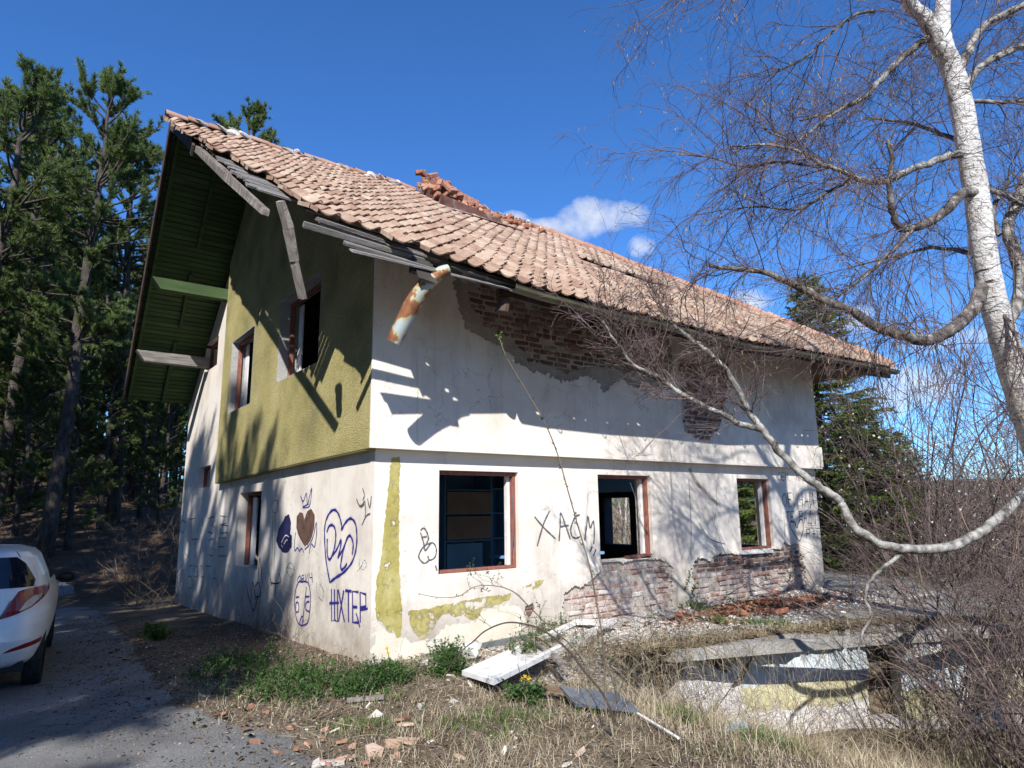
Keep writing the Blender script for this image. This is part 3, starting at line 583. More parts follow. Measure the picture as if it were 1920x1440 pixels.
b_ = MB(); b_.span((.02, -OV + .0285, H1 + .002), (L - .02, .28, UT + .15)); o = b_.build('masonry', M_MORTAR); o.parent = upper
b_ = MB(); b_.span((-BV + .004, -OV + .026, H1), (L + .016, .0, H1 + .06)); o = b_.build('overhang_soffit', M_PLASTER); o.parent = upper
# projecting string band at the far end and a thin lip along the foot of the upper storey
b_ = MB(); b_.span((-BV, -OV - .018, H1 - .003), (L + .05, -OV - .002, H1 + .035)); o = b_.build('lip', M_PLASTER); o.parent = upper
b_ = MB(); b_.span((L - .16, -OV - .03, H1 + .036), (L + .07, -.02, H1 + .42)); o = b_.build('band_end', M_PLASTER); o.parent = upper
# cracked downpipe chase near the corner
b_ = MB(); b_.beam((.47, -OV - .002, H1 + .1), (.455, -OV - .002, 3.6), .018, .008, up=(0, 1, 0)); o = b_.build('pipe_chase', M_CREAM); o.parent = upper
# bricks --------------------------------------------------------------
brick_me = []
for k in range(4):
    b_ = MB(); b_.box((0, 0, 0), (.235, .10, .062), jit=.006); me = b_.mesh('brick')
    bm = bmesh.new(); bm.from_mesh(me); bmesh.ops.recalc_face_normals(bm, faces=bm.faces); bmesh.ops.bevel(bm, geom=bm.edges[:], offset=.009, segments=1, affect='EDGES'); bm.to_mesh(me); bm.free(); brick_me.append(me)
brick_p = [m_.copy() for m_ in brick_me]; brick_o = [m_.copy() for m_ in brick_me]; brick_h = [m_.copy() for m_ in brick_me]
brick_hp = [m_.copy() for m_ in brick_h]
for l, mt in ((brick_hp, M_BRICKP), (brick_me, M_BRICK), (brick_p, M_BRICKP), (brick_o, M_BRICKO), (brick_h, M_BRICK)):
    for m_ in l: m_.materials.append(mt)
def heads(mes): return brick_hp if mes is brick_p else brick_h
for m_ in brick_h + brick_hp:
    for v in m_.vertices: v.co.x *= .47
NB = [0]; extra_bricks = []
def put_brick(me, loc, rot, parent, scale=(1, 1, 1)):
    if NB[0] >= 300: extra_bricks.append((me, Matrix.LocRotScale(Vector(loc), rot, Vector(scale)))); return
    NB[0] += 1
    o = bpy.data.objects.new('brick', me); C.objects.link(o); o.parent = parent; o.location = loc; o.rotation_mode = 'QUATERNION'; o.rotation_quaternion = rot; o.scale = scale
def brickfield(P, y0, parent, mes, avoid=(), amp=.012, frac=1.):
    xs = [p[0] for p in P]; zs_ = [p[1] for p in P]; z = min(zs_) - .02; r = 0
    z = math.floor(z / .077) * .077
    while z < max(zs_):
        hd = r % 3 == 1; stp = .128 if hd else .25
        x = min(xs) - .3; x = math.floor(x / stp) * stp + (.06 if r % 2 else 0)
        while x < max(xs) + .1:
            ok = inpoly([x - .06, x + .06, x], [z, z, z + .02], P).sum() >= 2 and not any(a[0] - .08 < x < a[2] + .08 and a[1] - .03 < z < a[3] + .03 for a in avoid)
            if ok and random.random() < frac:
                q = Matrix.Rotation(random.gauss(0, .022), 4, 'Y').to_quaternion() @ Matrix.Rotation(random.gauss(0, .03), 4, 'Z').to_quaternion()
                put_brick(random.choice(heads(mes) if hd or random.random() < .12 else mes), (x + random.gauss(0, .004), y0 + random.gauss(0, amp), z + random.gauss(0, .003)), q, parent, (random.uniform(.94, 1.0), 1, random.uniform(.9, 1.02)))
            x += stp
        z += .077; r += 1
brickfield(PEEL[0], .078, lowwall, brick_p, wins); brickfield(PEEL[1], .078, lowwall, brick_p, wins)
brickfield(U_H2, -OV + .068, upper, brick_me, (), .005); brickfield(U_IN, -OV + .068, upper, brick_me, (), .005)
for P in PEEL_SMALL: brickfield(P, .072, lowwall, brick_me)
b_ = MB(); b_.box(([(5.854,2.749)][0][0], -OV - .01, [(5.854,2.749)][0][1]), (.16, .06, .04), jit=.012); o = b_.build('brick_stub', M_BRICKO); o.parent = upper
# dark sheet painted in for the unlit gap where the wall top is gone
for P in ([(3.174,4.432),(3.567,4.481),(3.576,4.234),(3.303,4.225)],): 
    o = sheet('gap_shade', rough(P, .04, .012, 3), [], lambda a, b, d: UP(a, b, .010 + d), .02, M_DECK, None, 0); o.parent = upper
# yellow paint left on the lower wall
PAINT = [[(0.207,2.242),(0.316,2.258),(0.316,1.955),(0.316,1.62),(0.316,1.32),(0.329,1.024),(0.349,0.731),(0.38,0.526),(0.372,0.269),(0.326,0.241),(0.265,0.338),(0.214,0.305),(0.134,0.42),(0.062,0.472),(0.043,0.699),(0.057,0.868),(0.103,1.095),(0.128,1.386),(0.153,1.682),(0.179,1.984)],
         [(0.461,0.518),(0.695,0.513),(1.055,0.552),(1.476,0.577),(1.908,0.592),(1.882,0.516),(1.676,0.471),(1.579,0.442),(1.476,0.451),(1.413,0.346),(1.32,0.324),(1.191,0.405),(1.071,0.381),(0.997,0.436),(0.91,0.433),(0.824,0.347),(0.741,0.227),(0.63,0.199),(0.533,0.262),(0.477,0.384)],
         [(2.14,0.652),(2.362,0.716),(2.47,0.721),(2.396,0.646),(2.27,0.602),(2.164,0.571)]]
for i, P in enumerate(PAINT):
    o = sheet('paint_patch', rough(P, .025, .005, 11 + i), [], lambda a, b, d: (a, -.004 + d + bmp(a, b), b), .003, M_YPAINT if i == 0 else M_YPAINT2, None, .22, None); o.parent = lowwall
o = sheet('paint_patch', rough([(0.031,0.448),(0.26,0.282),(0.46,0.202),(0.7,0.173),(1.057,0.322),(1.282,0.286),(1.475,0.389),(1.839,0.449),(2.049,0.397),(2.131,0.227),(2.001,0.08),(1.435,0.054),(0.914,0.001),(0.497,-0.002),(0.137,0.047),(0.023,0.09)], .04, .02, 4), [rough(PAINT[0], .05, .01, 3)], lambda a, b, d: (a, -.0025 + d + bmp(a, b), b), .002, M_CREAM, None, .22); o.parent = lowwall
# plinth strip
b_ = MB(); b_.beam(Vector((.62, -.03, -.06)), Vector((2.25, -.03, -.01)), .05, .17, jit=.008); part(b_.build('plinth', M_PLINTH))
# bay on the gable, upper storey, yellow roughcast
BF = lambda a, b, d: (-BV + d, a, b)
BW = [tuple([(6.409,4.946),(4.871,3.496)]), tuple([(3.436,5.045),(1.445,3.35)])]
bw = [(BW[0][1][0], BW[0][1][1], BW[0][0][0], BW[0][0][1] - .02), ([(1.625,4.971)][0][0], [(3.205,3.635)][0][1], [(3.436,5.045)][0][0], [(1.625,4.971)][0][1])]
bay_o = [(-OV + .004, H1 - .001), (2.2, H1 - .03), (4.2, H1 - .07), (7.06, H1 - .13), (7.06, 6.75), (5.4, 8.4), (-OV + .004, 4.78)]
bay = sheet('bay_wall', bay_o, [rect(*w) for w in bw], BF, .10, M_YELLOW, None, .3, bmp); part(bay)
M_REV = mat('speckled grey reveal', [(.3, (.42, .41, .40)), (.7, (.60, .59, .57))], 3, 5, .95, bump=(70, .7, .03), fine=(80, .5, 1.2))
window(bw[0], BF, .12, .05, 'rtb', 'window', par=house, reveal=M_REV); window(bw[1], BF, .16, .06, 'rt', 'window', par=house, reveal=M_REV)
for w, dx in ((bw[0], .16), (bw[1], .2)):
    b_ = MB(); b_.span((-BV + dx + .08, w[2] - (.30 if dx < .2 else .28), w[1] + .05), (-BV + dx + .1, w[2] - .09, w[3] - .06)); part(b_.build('shutter_board', M_WHITEWOOD))
b_ = MB()
for a, c in zip([(2.2, H1 - .03), (4.2, H1 - .07), (7.06, H1 - .13)], [(0, H1), (2.2, H1 - .03), (4.2, H1 - .07)]): b_.beam((-.05, a[0], a[1] + .01), (-.05, c[0], c[1] + .008), .12, .05)
o = b_.build('bay_soffit', M_OLIVE); o.parent = bay
# ------------------------------------------------------------------ roof
EAX = np.array([-2.0, -1.63, .2, 1.3, 2.5, 3.2, 5.4, 7.0, 8.6, 10.3, 12]); EAZ = np.array([4.31, 4.30, 4.19, 4.11, 4.08, 4.09, 4.06, 4.15, 4.19, 4.22, 4.24])
YE, YR, ZR = -1.33, 5.40, 8.66; SL = math.hypot(YR - YE, ZR - 4.15); XH0, XH1 = 10.25, 6.95
ca, sa = (YR - YE) / SL, (ZR - 4.15) / SL
def SP(x, f, n=0.):
    """f = 0 at the eave .. 1 at the ridge, n = height above the deck line"""
    z0 = float(np.interp(x, EAX, EAZ)); dip = -.05 * math.exp(-((x - 4.8) / 1.6) ** 2 - ((f - .62) / .22) ** 2)
    return Vector((x, YE + (YR - YE) * f - n * sa, z0 + (ZR - z0) * f + n * ca + dip))
roof = empty('roof', (4, 2, 6)); part(roof)
def rchild(o): o.parent = roof; o.matrix_parent_inverse = Matrix.Translation(-Vector(roof.location)); return o
hipx = lambda f: XH0 + (XH1 - XH0) * f
TILEP = [(-1.773,0.905),(7.7,1.11),(11.967,0.083),(9.331,-0.054),(6.343,-0.059),(4.043,-0.133),(2.357,-0.095),(0.802,-0.091),(0.548,-0.01),(0.121,-0.005),(-0.099,0.009),(-0.586,-0.001),(-0.702,0.017),(-0.838,0.039),(-1.204,0.014),(-1.22,0.103),(-1.23,0.247),(-1.411,0.379),(-1.585,0.48),(-1.863,0.685)]
DECKP = [(p[0] + (.12 if p[0] < 2 else 0), p[1]) for p in TILEP]
TW, TE = .218, .0385           # tile cover width (m), cover length as a fraction of the slope
def tile_mesh(name):
    U = [0, .14, .32, .48, .60, .72, .84, .94, 1.0]; Hh = [.028, .008, 0, .003, .020, .042, .053, .045, .028]; 
    V = []; F = []; k = len(U); wd, ln = TW * 1.06, .385
    for v, lift in ((0, .030), (.5, .016), (1., .002)):
        for u, h in zip(U, Hh): V.append(((u - .5) * wd, v * ln + (.026 * math.sin(u * 6.28 + .5) if v == 0 else 0), h + lift))
    for r in (0, 1):
        for i in range(k - 1): F.append((r * k + i, r * k + i + 1, (r + 1) * k + i + 1, (r + 1) * k + i))
    b = len(V)
    for u, h in zip(U, Hh): V.append(((u - .5) * wd, .005 + .026 * math.sin(u * 6.28 + .5), h + .030 - .016))
    for i in range(k - 1): F.append((b + i, b + i + 1, i + 1, i))
    b2 = len(V); V += [V[0], V[k], V[2 * k]]; V += [(V[0][0], V[0][1], .012), (V[k][0], V[k][1], 0), (V[2 * k][0], V[2 * k][1], -.012)]
    F += [(b2, b2 + 1, b2 + 4, b2 + 3), (b2 + 1, b2 + 2, b2 + 5, b2 + 4)]
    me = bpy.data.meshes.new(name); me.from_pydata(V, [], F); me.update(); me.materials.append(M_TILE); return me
tme = tile_mesh('tile')
TV = np.array([v.co[:] for v in tme.vertices]); TF = [tuple(p.vertices) for p in tme.polygons]
TFq = np.array(TF)
# missing strip of tiles right of the big chimney (a dark step in the roof)
GAP = [(5.485,0.589),(5.885,0.558),(6.372,0.506),(6.829,0.461),(6.84,0.391),(6.499,0.35),(6.097,0.386),(5.717,0.446),(5.284,0.488),(5.037,0.516)]
FLASH = [(3.25, .79), (4.85, .79), (4.85, 1.01), (3.25, 1.01)]
rt = random.Random(21); tiles = []
for r in range(27):
    f0 = -.008 + r * TE
    if f0 > .985: break
    for c in range(-2, 64):
        x = -1.52 + c * TW
        if x > hipx(f0 + .015) - .02: break
        if not inpoly([x], [f0 + .012], TILEP)[0] and not (f0 < .1 and x > .55 + f0 * 0 and x < 10): continue
        if f0 < .1 and x < .62 and not inpoly([x], [f0 + .012], TILEP)[0]: continue
        if inpoly([x], [f0 + .02], FLASH)[0]: continue
        if inpoly([x], [f0 + .02], GAP)[0]: continue
        ed = not inpoly([x - .26], [f0 + .012], TILEP)[0] and x < 1.5
        p = SP(x, f0, .03); px_ = SP(x + .1, f0, .03) - SP(x - .1, f0, .03); py_ = SP(x, f0 + .04, .03) - SP(x, f0, .03)
        X = px_.normalized(); Z = X.cross(py_).normalized(); Y = Z.cross(X)
        m = Matrix((X, Y, Z)).transposed()
        j = 2.2 if ed else 1.
        m = m @ Matrix.Rotation(rt.gauss(0, .022 * j), 3, 'Z') @ Matrix.Rotation(rt.gauss(0, .02 * j), 3, 'X') @ Matrix.Rotation(rt.gauss(0, .02 * j), 3, 'Y')
        p = p + Y * rt.gauss(0, .010 * j) + X * rt.gauss(0, .004) + Z * abs(rt.gauss(0, .005 * j))
        if rt.random() < .012 and f0 > .1: p = p - Y * rt.uniform(.03, .1) + Z * .01; m = m @ Matrix.Rotation(rt.gauss(0, .1), 3, 'Z')
        cz = (p - Vector(CAM_C)); tiles.append((cz.length, Matrix.Translation(p) @ m.to_4x4()))
tiles.sort(key=lambda q: q[0])
for d, m in tiles[:300]:
    o = bpy.data.objects.new('tile', tme); C.objects.link(o); o.matrix_basis = m; rchild(o)
Vs = []; Fs = []; b = 0
for d, m in tiles[300:]:
    A = np.array(m); Vs.append(TV @ A[:3, :3].T + A[:3, 3]); Fs.append(TFq + b); b += len(TV)
o = link('tiles_beyond', np_mesh('tiles_beyond', np.concatenate(Vs), np.concatenate(Fs), M_TILE)); rchild(o); o['kind'] = 'stuff'
# deck below the tiles (kept clear of the broken corner)
xs = np.linspace(.35, XH0, 40); fs = np.linspace(0., 1, 22); 
dv_ = []; 
for f in fs:
    for u in np.linspace(0, 1, 40):
        xl = np.interp(f, [0, .06, .12, .20, .3, .5, 1], [.75, .45, .2, -.2, -.75, -1.3, -1.58]); x = xl + (hipx(f) - .03 - xl) * u; dv_.append(SP(x, f, -.005))
a_ = np.arange(22 * 40).reshape(22, 40); Fq = np.stack([a_[:-1, :-1], a_[:-1, 1:], a_[1:, 1:], a_[1:, :-1]], -1).reshape(-1, 4)
V = np.array(dv_); nn = np.array([0, -sa, ca]); V2 = V - nn * .03
rim = np.concatenate([a_[0, :], a_[1:, -1], a_[-1, -2::-1], a_[-2:0:-1, 0]])
Fr = np.stack([rim, np.roll(rim, -1), np.roll(rim, -1) + 880, rim + 880], -1)
rchild(link('deck', np_mesh('deck', np.concatenate([V, V2]), np.concatenate([Fq, Fq[:, ::-1] + 880, Fr]), M_DECK)))
# hip and north slopes (seen only at their edges)
NE = (10.72, 4.29)
def NP(x, f, n=0): return Vector((x, YR + (NE[0] - YR) * f, ZR + (NE[1] - ZR) * f + n))
b_ = MB(); h0 = SP(XH0, 0, .03); h1 = SP(XH1, 1., .03); q = [h0, Vector((XH0, 12.05, 4.24)), Vector((XH1, YR, ZR + .03))]
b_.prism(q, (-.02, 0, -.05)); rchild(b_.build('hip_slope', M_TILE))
nslope = [(-1.66, 0), (XH1, 0), (XH0, 1.), (-1.44, 1.)]
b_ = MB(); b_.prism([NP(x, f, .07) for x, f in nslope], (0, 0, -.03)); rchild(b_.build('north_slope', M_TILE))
b_ = MB(); b_.prism([NP(x, f, .03) for x, f in nslope], (0, 0, -.015)); rchild(b_.build('north_deck', M_DECK))
# soffit boards of the north side of the gable overhang, each its own board
nb = 58
for k in range(nb):
    f = (k + .5) / nb; xl = -1.60 + .2 * f
    b_ = MB(); p0 = NP(xl, f, -.012 + random.gauss(0, .002)); p1 = NP(-.004, f, -.012 + random.gauss(0, .002)); up = (NP(0, .5) - NP(0, .4)).cross(Vector((1, 0, 0)))
    b_.beam(p0, p1, 6.83 / nb - .016, .018, up=up); rchild(b_.build('soffit_board', M_GREENWOOD))
upn = (NP(0, .5) - NP(0, .4)).cross(Vector((1, 0, 0)))
for f0, f1, xa in ((.02, .36, -.78), (.45, .66, -.72), (.72, .99, -.68), (.02, .995, -1.50)):
    b_ = MB(); b_.beam(NP(xa + (.17 * f0 if xa < -1 else 0), f0, -.055), NP(xa + (.17 * f1 if xa < -1 else .06), f1, -.055), .085, .06, up=(1, 0, 0)); rchild(b_.build('batten', M_GREENWOOD))
for P in ([(8.253,6.449)],[(9.277,5.026)],):
    pass
for (y, z) in ([(7.663,6.232)][0], [(9.006,4.974)][0]):
    b_ = MB(); s = 1
    b_.prism([(-1.47, y - .10, z + .13), (-1.30, y - .10, z - .10), (.0, y - .10, z - .10), (.0, y - .10, z + .13)], (0, .20, 0)); o = b_.build('purlin', M_GREYWOOD if z < 5.6 else M_GREENWOOD); rchild(o)
# barge boards: dark north rake, ridge end, rusted drip edge, broken lower end of the near rake
b_ = MB(); b_.beam(NP(-1.66, -.003, -.03), NP(-1.44, 1.0, -.03), .035, .24, up=(0, .6, 1)); rchild(b_.build('barge_board', M_DARKWOOD))
b_ = MB(); b_.beam(SP(-1.655, 1.0, -.05), SP(-1.655, .66, -.06), .04, .22, up=(0, -.6, 1)); b_.beam(SP(-1.655, .66, -.06), SP(-1.70, .595, -.13), .045, .22, up=(0, -.6, 1), taper=.7); rchild(b_.build('barge_board', M_DARKWOOD))
b_ = MB(); b_.beam(SP(-1.66, 1.0, .075), SP(-1.63, .60, .045), .13, .02, up=(0, -.6, 1)); b_.beam(SP(-1.60, .63, .06), SP(-1.25, .585, .05), .2, .015, up=(0, -.6, 1)); rchild(b_.build('drip_edge', M_TIN))
b_ = MB(); b_.beam(SP(-1.62, .60, -.10), SP(-1.62, .30, -.09), .08, .10, up=(0, -.6, 1), jit=.012); b_.beam(SP(-1.62, .302, -.09), SP(-1.62, .05, -.10), .08, .10, up=(0, -.6, 1), taper=.7, jit=.018); rchild(b_.build('rotten_barge_board', M_GREYWOODV))
# sheathing boards laid bare at the broken corner, with gaps between them
nbd = 40
for k in range(nbd):
    f = .015 + k * .0152
    if f > .62: break
    xe = float(np.interp(f, [0, .05, .1, .18, .3, .45, .62], [2.35, 1.5, .75, .15, -.3, -.7, -1.0]))
    x0 = -1.62 + (random.uniform(.0, .10) if f > .05 else random.uniform(.1, .5))
    if f < .05: x0 = random.choice((-.5, -.2, .1, -1.3, -.9))
    if .05 < f < .10: x0 = -1.45 + random.uniform(0, .2)
    if f < .16 and random.random() < .45: continue
    if .06 < f < .16: x0 = random.uniform(-1.3, -.6)
    a = SP(x0, f + random.gauss(0, .001), -.012 + random.gauss(0, .004)); c_ = SP(xe, f + random.gauss(0, .0012), -.012 + random.gauss(0, .004))
    b_ = MB(); b_.beam(a, c_, SL * .0152 - random.choice((.006, .010, .012, .022)), .02, up=(0, -sa, ca), jit=.005); rchild(b_.build('sheathing_board', M_GREYWOOD))
for k in range(16):          # a few thin boards deeper up, below the tiles of the overhang
    f = .63 + k * .0225
    b_ = MB(); b_.beam(SP(-1.60, f, -.05), SP(-.02, f, -.05), SL * .0225 - .012, .02, up=(0, -sa, ca)); rchild(b_.build('sheathing_board', M_GREENWOOD))
# rafters with end stubs along the eave
for x in (-.75, .45, 1.02, 1.75, 2.6, 3.45, 4.3, 5.15, 6.0, 6.85, 7.7, 8.55, 9.4):
    fs_ = .012 if x > 0 else .05
    b_ = MB(); b_.beam(SP(x, fs_, -.10), SP(x, .42, -.10), .09, .13, up=(0, -sa, ca), jit=.006); rchild(b_.build('rafter', M_GREYWOODV if x < 2 else M_DARKWOOD))
b_ = MB(); b_.beam(SP(.02, .028, -.16), SP(.12, .075, -.16), .10, .12, up=(0, -sa, ca), jit=.015); rchild(b_.build('rafter_end', M_GREYWOODV))
# loose boards at the eave corner
for a, c_, w_, h_ in ((SP(-1.15, .035, -.02), SP(.35, .018, -.03), .10, .03), (SP(-1.35, .012, -.06), SP(-.1, .006, -.05), .09, .05), (SP(-1.0, -.012, -.10), SP(.5, -.008, -.09), .07, .03), (SP(-.95, -.02, -.13), SP(1.25, .004, -.06), .13, .025), (SP(.1, .0, -.03), SP(1.5, .01, -.02), .12, .02), (SP(-1.2, .03, -.0), SP(.9, .012, -.01), .05, .03)):
    b_ = MB(); b_.beam(a, c_, w_, h_, up=(0, -sa, ca), jit=.008, taper=.8); rchild(b_.build('eave_board', M_GREYWOOD))
b_ = MB(); b_.beam(SP(.0, .06, -.22), SP(.3, .06, -.22), .1, .12, jit=.01); rchild(b_.build('wall_plate', M_DARKWOOD))
b_ = MB(); b_.prism([SP(-.25, .0, -.04), SP(-.02, .0, -.05), SP(-.02, -.03, -.2), SP(-.24, -.03, -.19)], (0, .03, .02)); rchild(b_.build('tar_paper', M_DECK))
# the hanging plank at the corner
b_ = MB(); pp = [Vector(p) for p in [(-1.409,-0.642,4.721),(-1.287,-0.553,4.497),(-1.164,-0.425,4.207),(-1.01,-0.271,3.871)]]
b_.beam(pp[0], pp[1], .10, .05, up=(.9, .3, 0), taper=1.15, jit=.008); b_.beam(pp[1], pp[2], .115, .05, up=(.9, .3, 0), taper=.95, jit=.008); b_.beam(pp[2], pp[3], .115, .05, up=(.9, .3, 0), taper=.9, jit=.01)
rchild(b_.build('hanging_plank', M_GREYWOODV))
# eave fascia, gutter and its torn-off end
nseg = 24; gp = [SP(x, -.006, -.045) + Vector((0, -.05, .015)) for x in np.linspace(.95, 10.2, nseg)]
def halfpipe(name, pts, rad, a0, a1, mt, frame=None, n=9):
    V = []; F = []
    for i, p in enumerate(pts):
        t = (pts[min(i + 1, len(pts) - 1)] - pts[max(i - 1, 0)]).normalized(); s = t.cross(Vector((0, 0, 1)) if frame is None else frame).normalized(); u = s.cross(t); r = rad[i] if hasattr(rad, '__len__') else rad
        for j in range(n):
            an = a0 + (a1 - a0) * j / (n - 1)
            for q in (r, r - .006): V.append(p + (s * math.cos(an) + u * math.sin(an)) * q)
    for i in range(len(pts) - 1):
        for j in range(n - 1):
            a = (i * n + j) * 2; b = (i * n + j + 1) * 2; c2 = ((i + 1) * n + j + 1) * 2; d = ((i + 1) * n + j) * 2
            F += [(a, b, c2, d), (a + 1, d + 1, c2 + 1, b + 1)]
        for j in (0, n - 1):
            a = (i * n + j) * 2; d = ((i + 1) * n + j) * 2; F.append((a, d, d + 1, a + 1))
    me = bpy.data.meshes.new(name); me.from_pydata([tuple(v) for v in V], [], F); me.update(); me.materials.append(mt); me.polygons.foreach_set('use_smooth', [True] * len(F)); return link(name, me)
rchild(halfpipe('gutter', gp, .075, math.pi, 2 * math.pi, M_GUTTER))
b_ = MB()
for i in range(nseg - 1): b_.beam(SP(np.linspace(.95, 10.2, nseg)[i], .010, -.1), SP(np.linspace(.95, 10.2, nseg)[i + 1], .010, -.1), .03, .15)
rchild(b_.build('fascia', M_DARKWOOD))
for x in np.arange(1.6, 10, .85): b_ = MB(); q = SP(x, -.006, -.045) + Vector((0, -.05, -.02)); b_.tube([q + Vector((0, .085 * math.cos(a), .085 * math.sin(a))) for a in np.linspace(math.pi, 2 * math.pi, 7)], .008, 4); rchild(b_.build('gutter_bracket', M_TIN))
tp = [Vector(p) for p in [(0.13,-1.391,4.104),(0.036,-1.345,4.046),(-0.079,-1.295,3.928),(-0.162,-1.192,3.751),(-0.229,-1.094,3.548),(-0.291,-0.999,3.339)]]
rchild(halfpipe('torn_gutter', catmull(tp, 4), [.05, .055, .06, .065, .065, .07, .075, .08, .085, .088, .09, .09, .09, .09, .088, .087, .086, .085, .083, .08, .08, .08, .08], -.95, 4.1, M_RUST, Vector((-.75, -.6, .1)), 15))
b_ = MB(); q = SP(1.02, .01, -.2); b_.tube([q, q + Vector((-.02, .02, -.16))], [.07, .075], 10); b_.span(q + Vector((-.09, -.02, .02)), q + Vector((.1, .05, .1))); rchild(b_.build('gutter_outlet', M_DARKWOOD))
# far eave end board
b_ = MB(); b_.beam(SP(9.2, .004, -.13), SP(10.25, .004, -.10), .04, .20); rchild(b_.build('eave_end_board', M_DARKWOOD))
# ridge and hip tiles bedded in white mortar
def ridge_at(p, d, k):
    pts = [p - d * .19, p + d * .19]; o = halfpipe('ridge_tile', pts, [.125, .105], -.15, math.pi + .15, M_RIDGE); rchild(o); return o
for k in range(24):
    x = -1.58 + k * .36
    if x > 6.9: break
    if 3.1 < x < 5.0: continue
    ridge_at(Vector((x, YR + random.gauss(0, .008), ZR + .03 + random.gauss(0, .012))), Vector((1, random.gauss(0, .02), random.gauss(0, .03))).normalized(), k)
hd = (SP(XH0, 0) - SP(XH1, 1)); nh = int(hd.length / .36)
for k in range(nh): ridge_at(SP(XH1, 1) + hd * ((k + .4) / nh) + Vector((0, 0, .06 + random.gauss(0, .008))), hd.normalized(), k)
lump_me = []
for k in range(3):
    bm = bmesh.new(); bmesh.ops.create_icosphere(bm, subdivisions=1, radius=.07)
    for v in bm.verts: v.co *= random.uniform(.6, 1.3)
    me = bpy.data.meshes.new('mortar_lump'); bm.to_mesh(me); bm.free(); me.materials.append(M_LIME); lump_me.append(me)
for k in range(46):
    x = random.uniform(-1.2, 6.9); f = 1 - abs(random.gauss(.006, .012))
    if 3.2 < x < 4.6: continue
    o = link('mortar_lump', random.choice(lump_me)); p = SP(x, min(f, 1), .075 + random.uniform(-.01, .06)); o.location = p; o.scale = (random.uniform(.8, 2.6), random.uniform(.6, 1.2), random.uniform(.5, 1.1)); o.rotation_euler = (random.random(), random.random() * .4, random.random()); rchild(o)
# collapsed chimney: rusty flashing round a heap of bricks
chim = empty('chimney', (4, 4.8, 8.2)); part(chim)
def cchild(o): o.parent = chim; o.matrix_parent_inverse = Matrix.Translation(-Vector(chim.location)); return o
x0, x1, y0, y1 = 3.3, 4.75, 4.08, 5.2
zb = lambda y: 8.66 - (5.4 - y) * .67
b_ = MB(); b_.prism([(x0, y0, zb(y0) - .02), (x0, y1, zb(y1) - .02), (x0, y1, zb(y1) + .28), (x0, y0, zb(y0) + .30)], (.015, 0, 0)); b_.prism([(x0 + .016, y0, zb(y0) - .03), (x1, y0, zb(y0) - .03), (x1, y0, zb(y0) + .15), (x0 + .016, y0, zb(y0) + .30)], (0, .015, 0))
b_.prism([(x0 - .1, y0 - .42, zb(y0 - .42) + .09), (x1 + .3, y0 - .42, zb(y0 - .42) + .09), (x1 + .3, y0 + .1, zb(y0) + .10), (x0 - .1, y0 + .1, zb(y0) + .10)], (0, 0, .012))
cchild(b_.build('flashing', M_TIN))
b_ = MB(); b_.prism([(x0 + .03, y0 + .03, zb(y0) - .1), (x1 - .03, y0 + .03, zb(y0) - .1), (x1 - .03, y1, zb(y0) + .08), (x0 + .03, y1, zb(y0) + .25)], (0, 0, .12)); [b_.box((x, 4.95, zb(4.95) + .02), (.14, .55, .2 + max(0, hh(x)) * 1.25)) for x in (3.45, 3.6, 3.75, 3.9, 4.05, 4.2, 4.35, 4.5) for hh in [lambda x: float(np.interp(x, [3.2, 3.5, 3.65, 3.95, 4.3, 4.8], [.3, .48, .5, .32, .18, .05]))]]; cchild(b_.build('rubble_core', M_BRICKO))
rb = random.Random(4)
def hh_(x): return np.interp(x, [3.2, 3.4, 3.6, 3.9, 4.3, 4.8, 5.4, 6.2], [.40, .58, .60, .40, .24, .10, .03, 0])
cnt = 0
for k in range(150):
    x = rb.uniform(3.28, 4.95) if k < 125 else rb.uniform(4.8, 6.3); y = rb.uniform(4.3, 5.35); base = zb(y) + .1; h = float(hh_(x)); zz = base + max(0, h - abs(y - 4.95) * .3) * rb.uniform(.1, 1) if k < 125 else zb(y) + .12
    q = Matrix.Rotation(rb.gauss(0, .45), 4, 'X').to_quaternion() @ Matrix.Rotation(rb.gauss(0, .4), 4, 'Y').to_quaternion() @ Matrix.Rotation(rb.uniform(0, 3.14), 4, 'Z').to_quaternion()
    o = bpy.data.objects.new('brick', rb.choice(brick_o)); C.objects.link(o); o.location = (x, y, zz); o.rotation_mode = 'QUATERNION'; o.rotation_quaternion = q; s = rb.uniform(.6, 1.05); o.scale = (s, 1.15, 1.5); cchild(o); NB[0] += 0
o = bpy.data.objects.new('brick', brick_o[0]); C.objects.link(o); o.location = [(4.44,8.373)][0][:1] + (4.7,) + [(4.44,8.373)][0][1:]; o.scale = (1., 1.1, 1.7); o.rotation_euler = (0, 0, .6); cchild(o)
ch2 = empty('chimney', (7.4, 5.6, 8.6)); part(ch2)
for r in range(5):
    for c in range(4):
        o = bpy.data.objects.new('brick', brick_me[(r + c) % 4]); C.objects.link(o); o.location = (7.1 + c * .24 + (.1 if r % 2 else 0) - 0, 5.45, 8.36 + r * .078); o.scale = (1, 1.2, 1.1); o.parent = ch2; o.matrix_parent_inverse = Matrix.Translation(-Vector(ch2.location))
        if r == 4 and c > 1: C.objects.unlink(o); bpy.data.objects.remove(o)
b_ = MB(); b_.span((6.98, 5.5, 8.1), (7.98, 6.1, 8.66)); o = b_.build('chimney_core', M_MORTAR, ch2); o.matrix_parent_inverse = Matrix.Translation(-Vector(ch2.location))
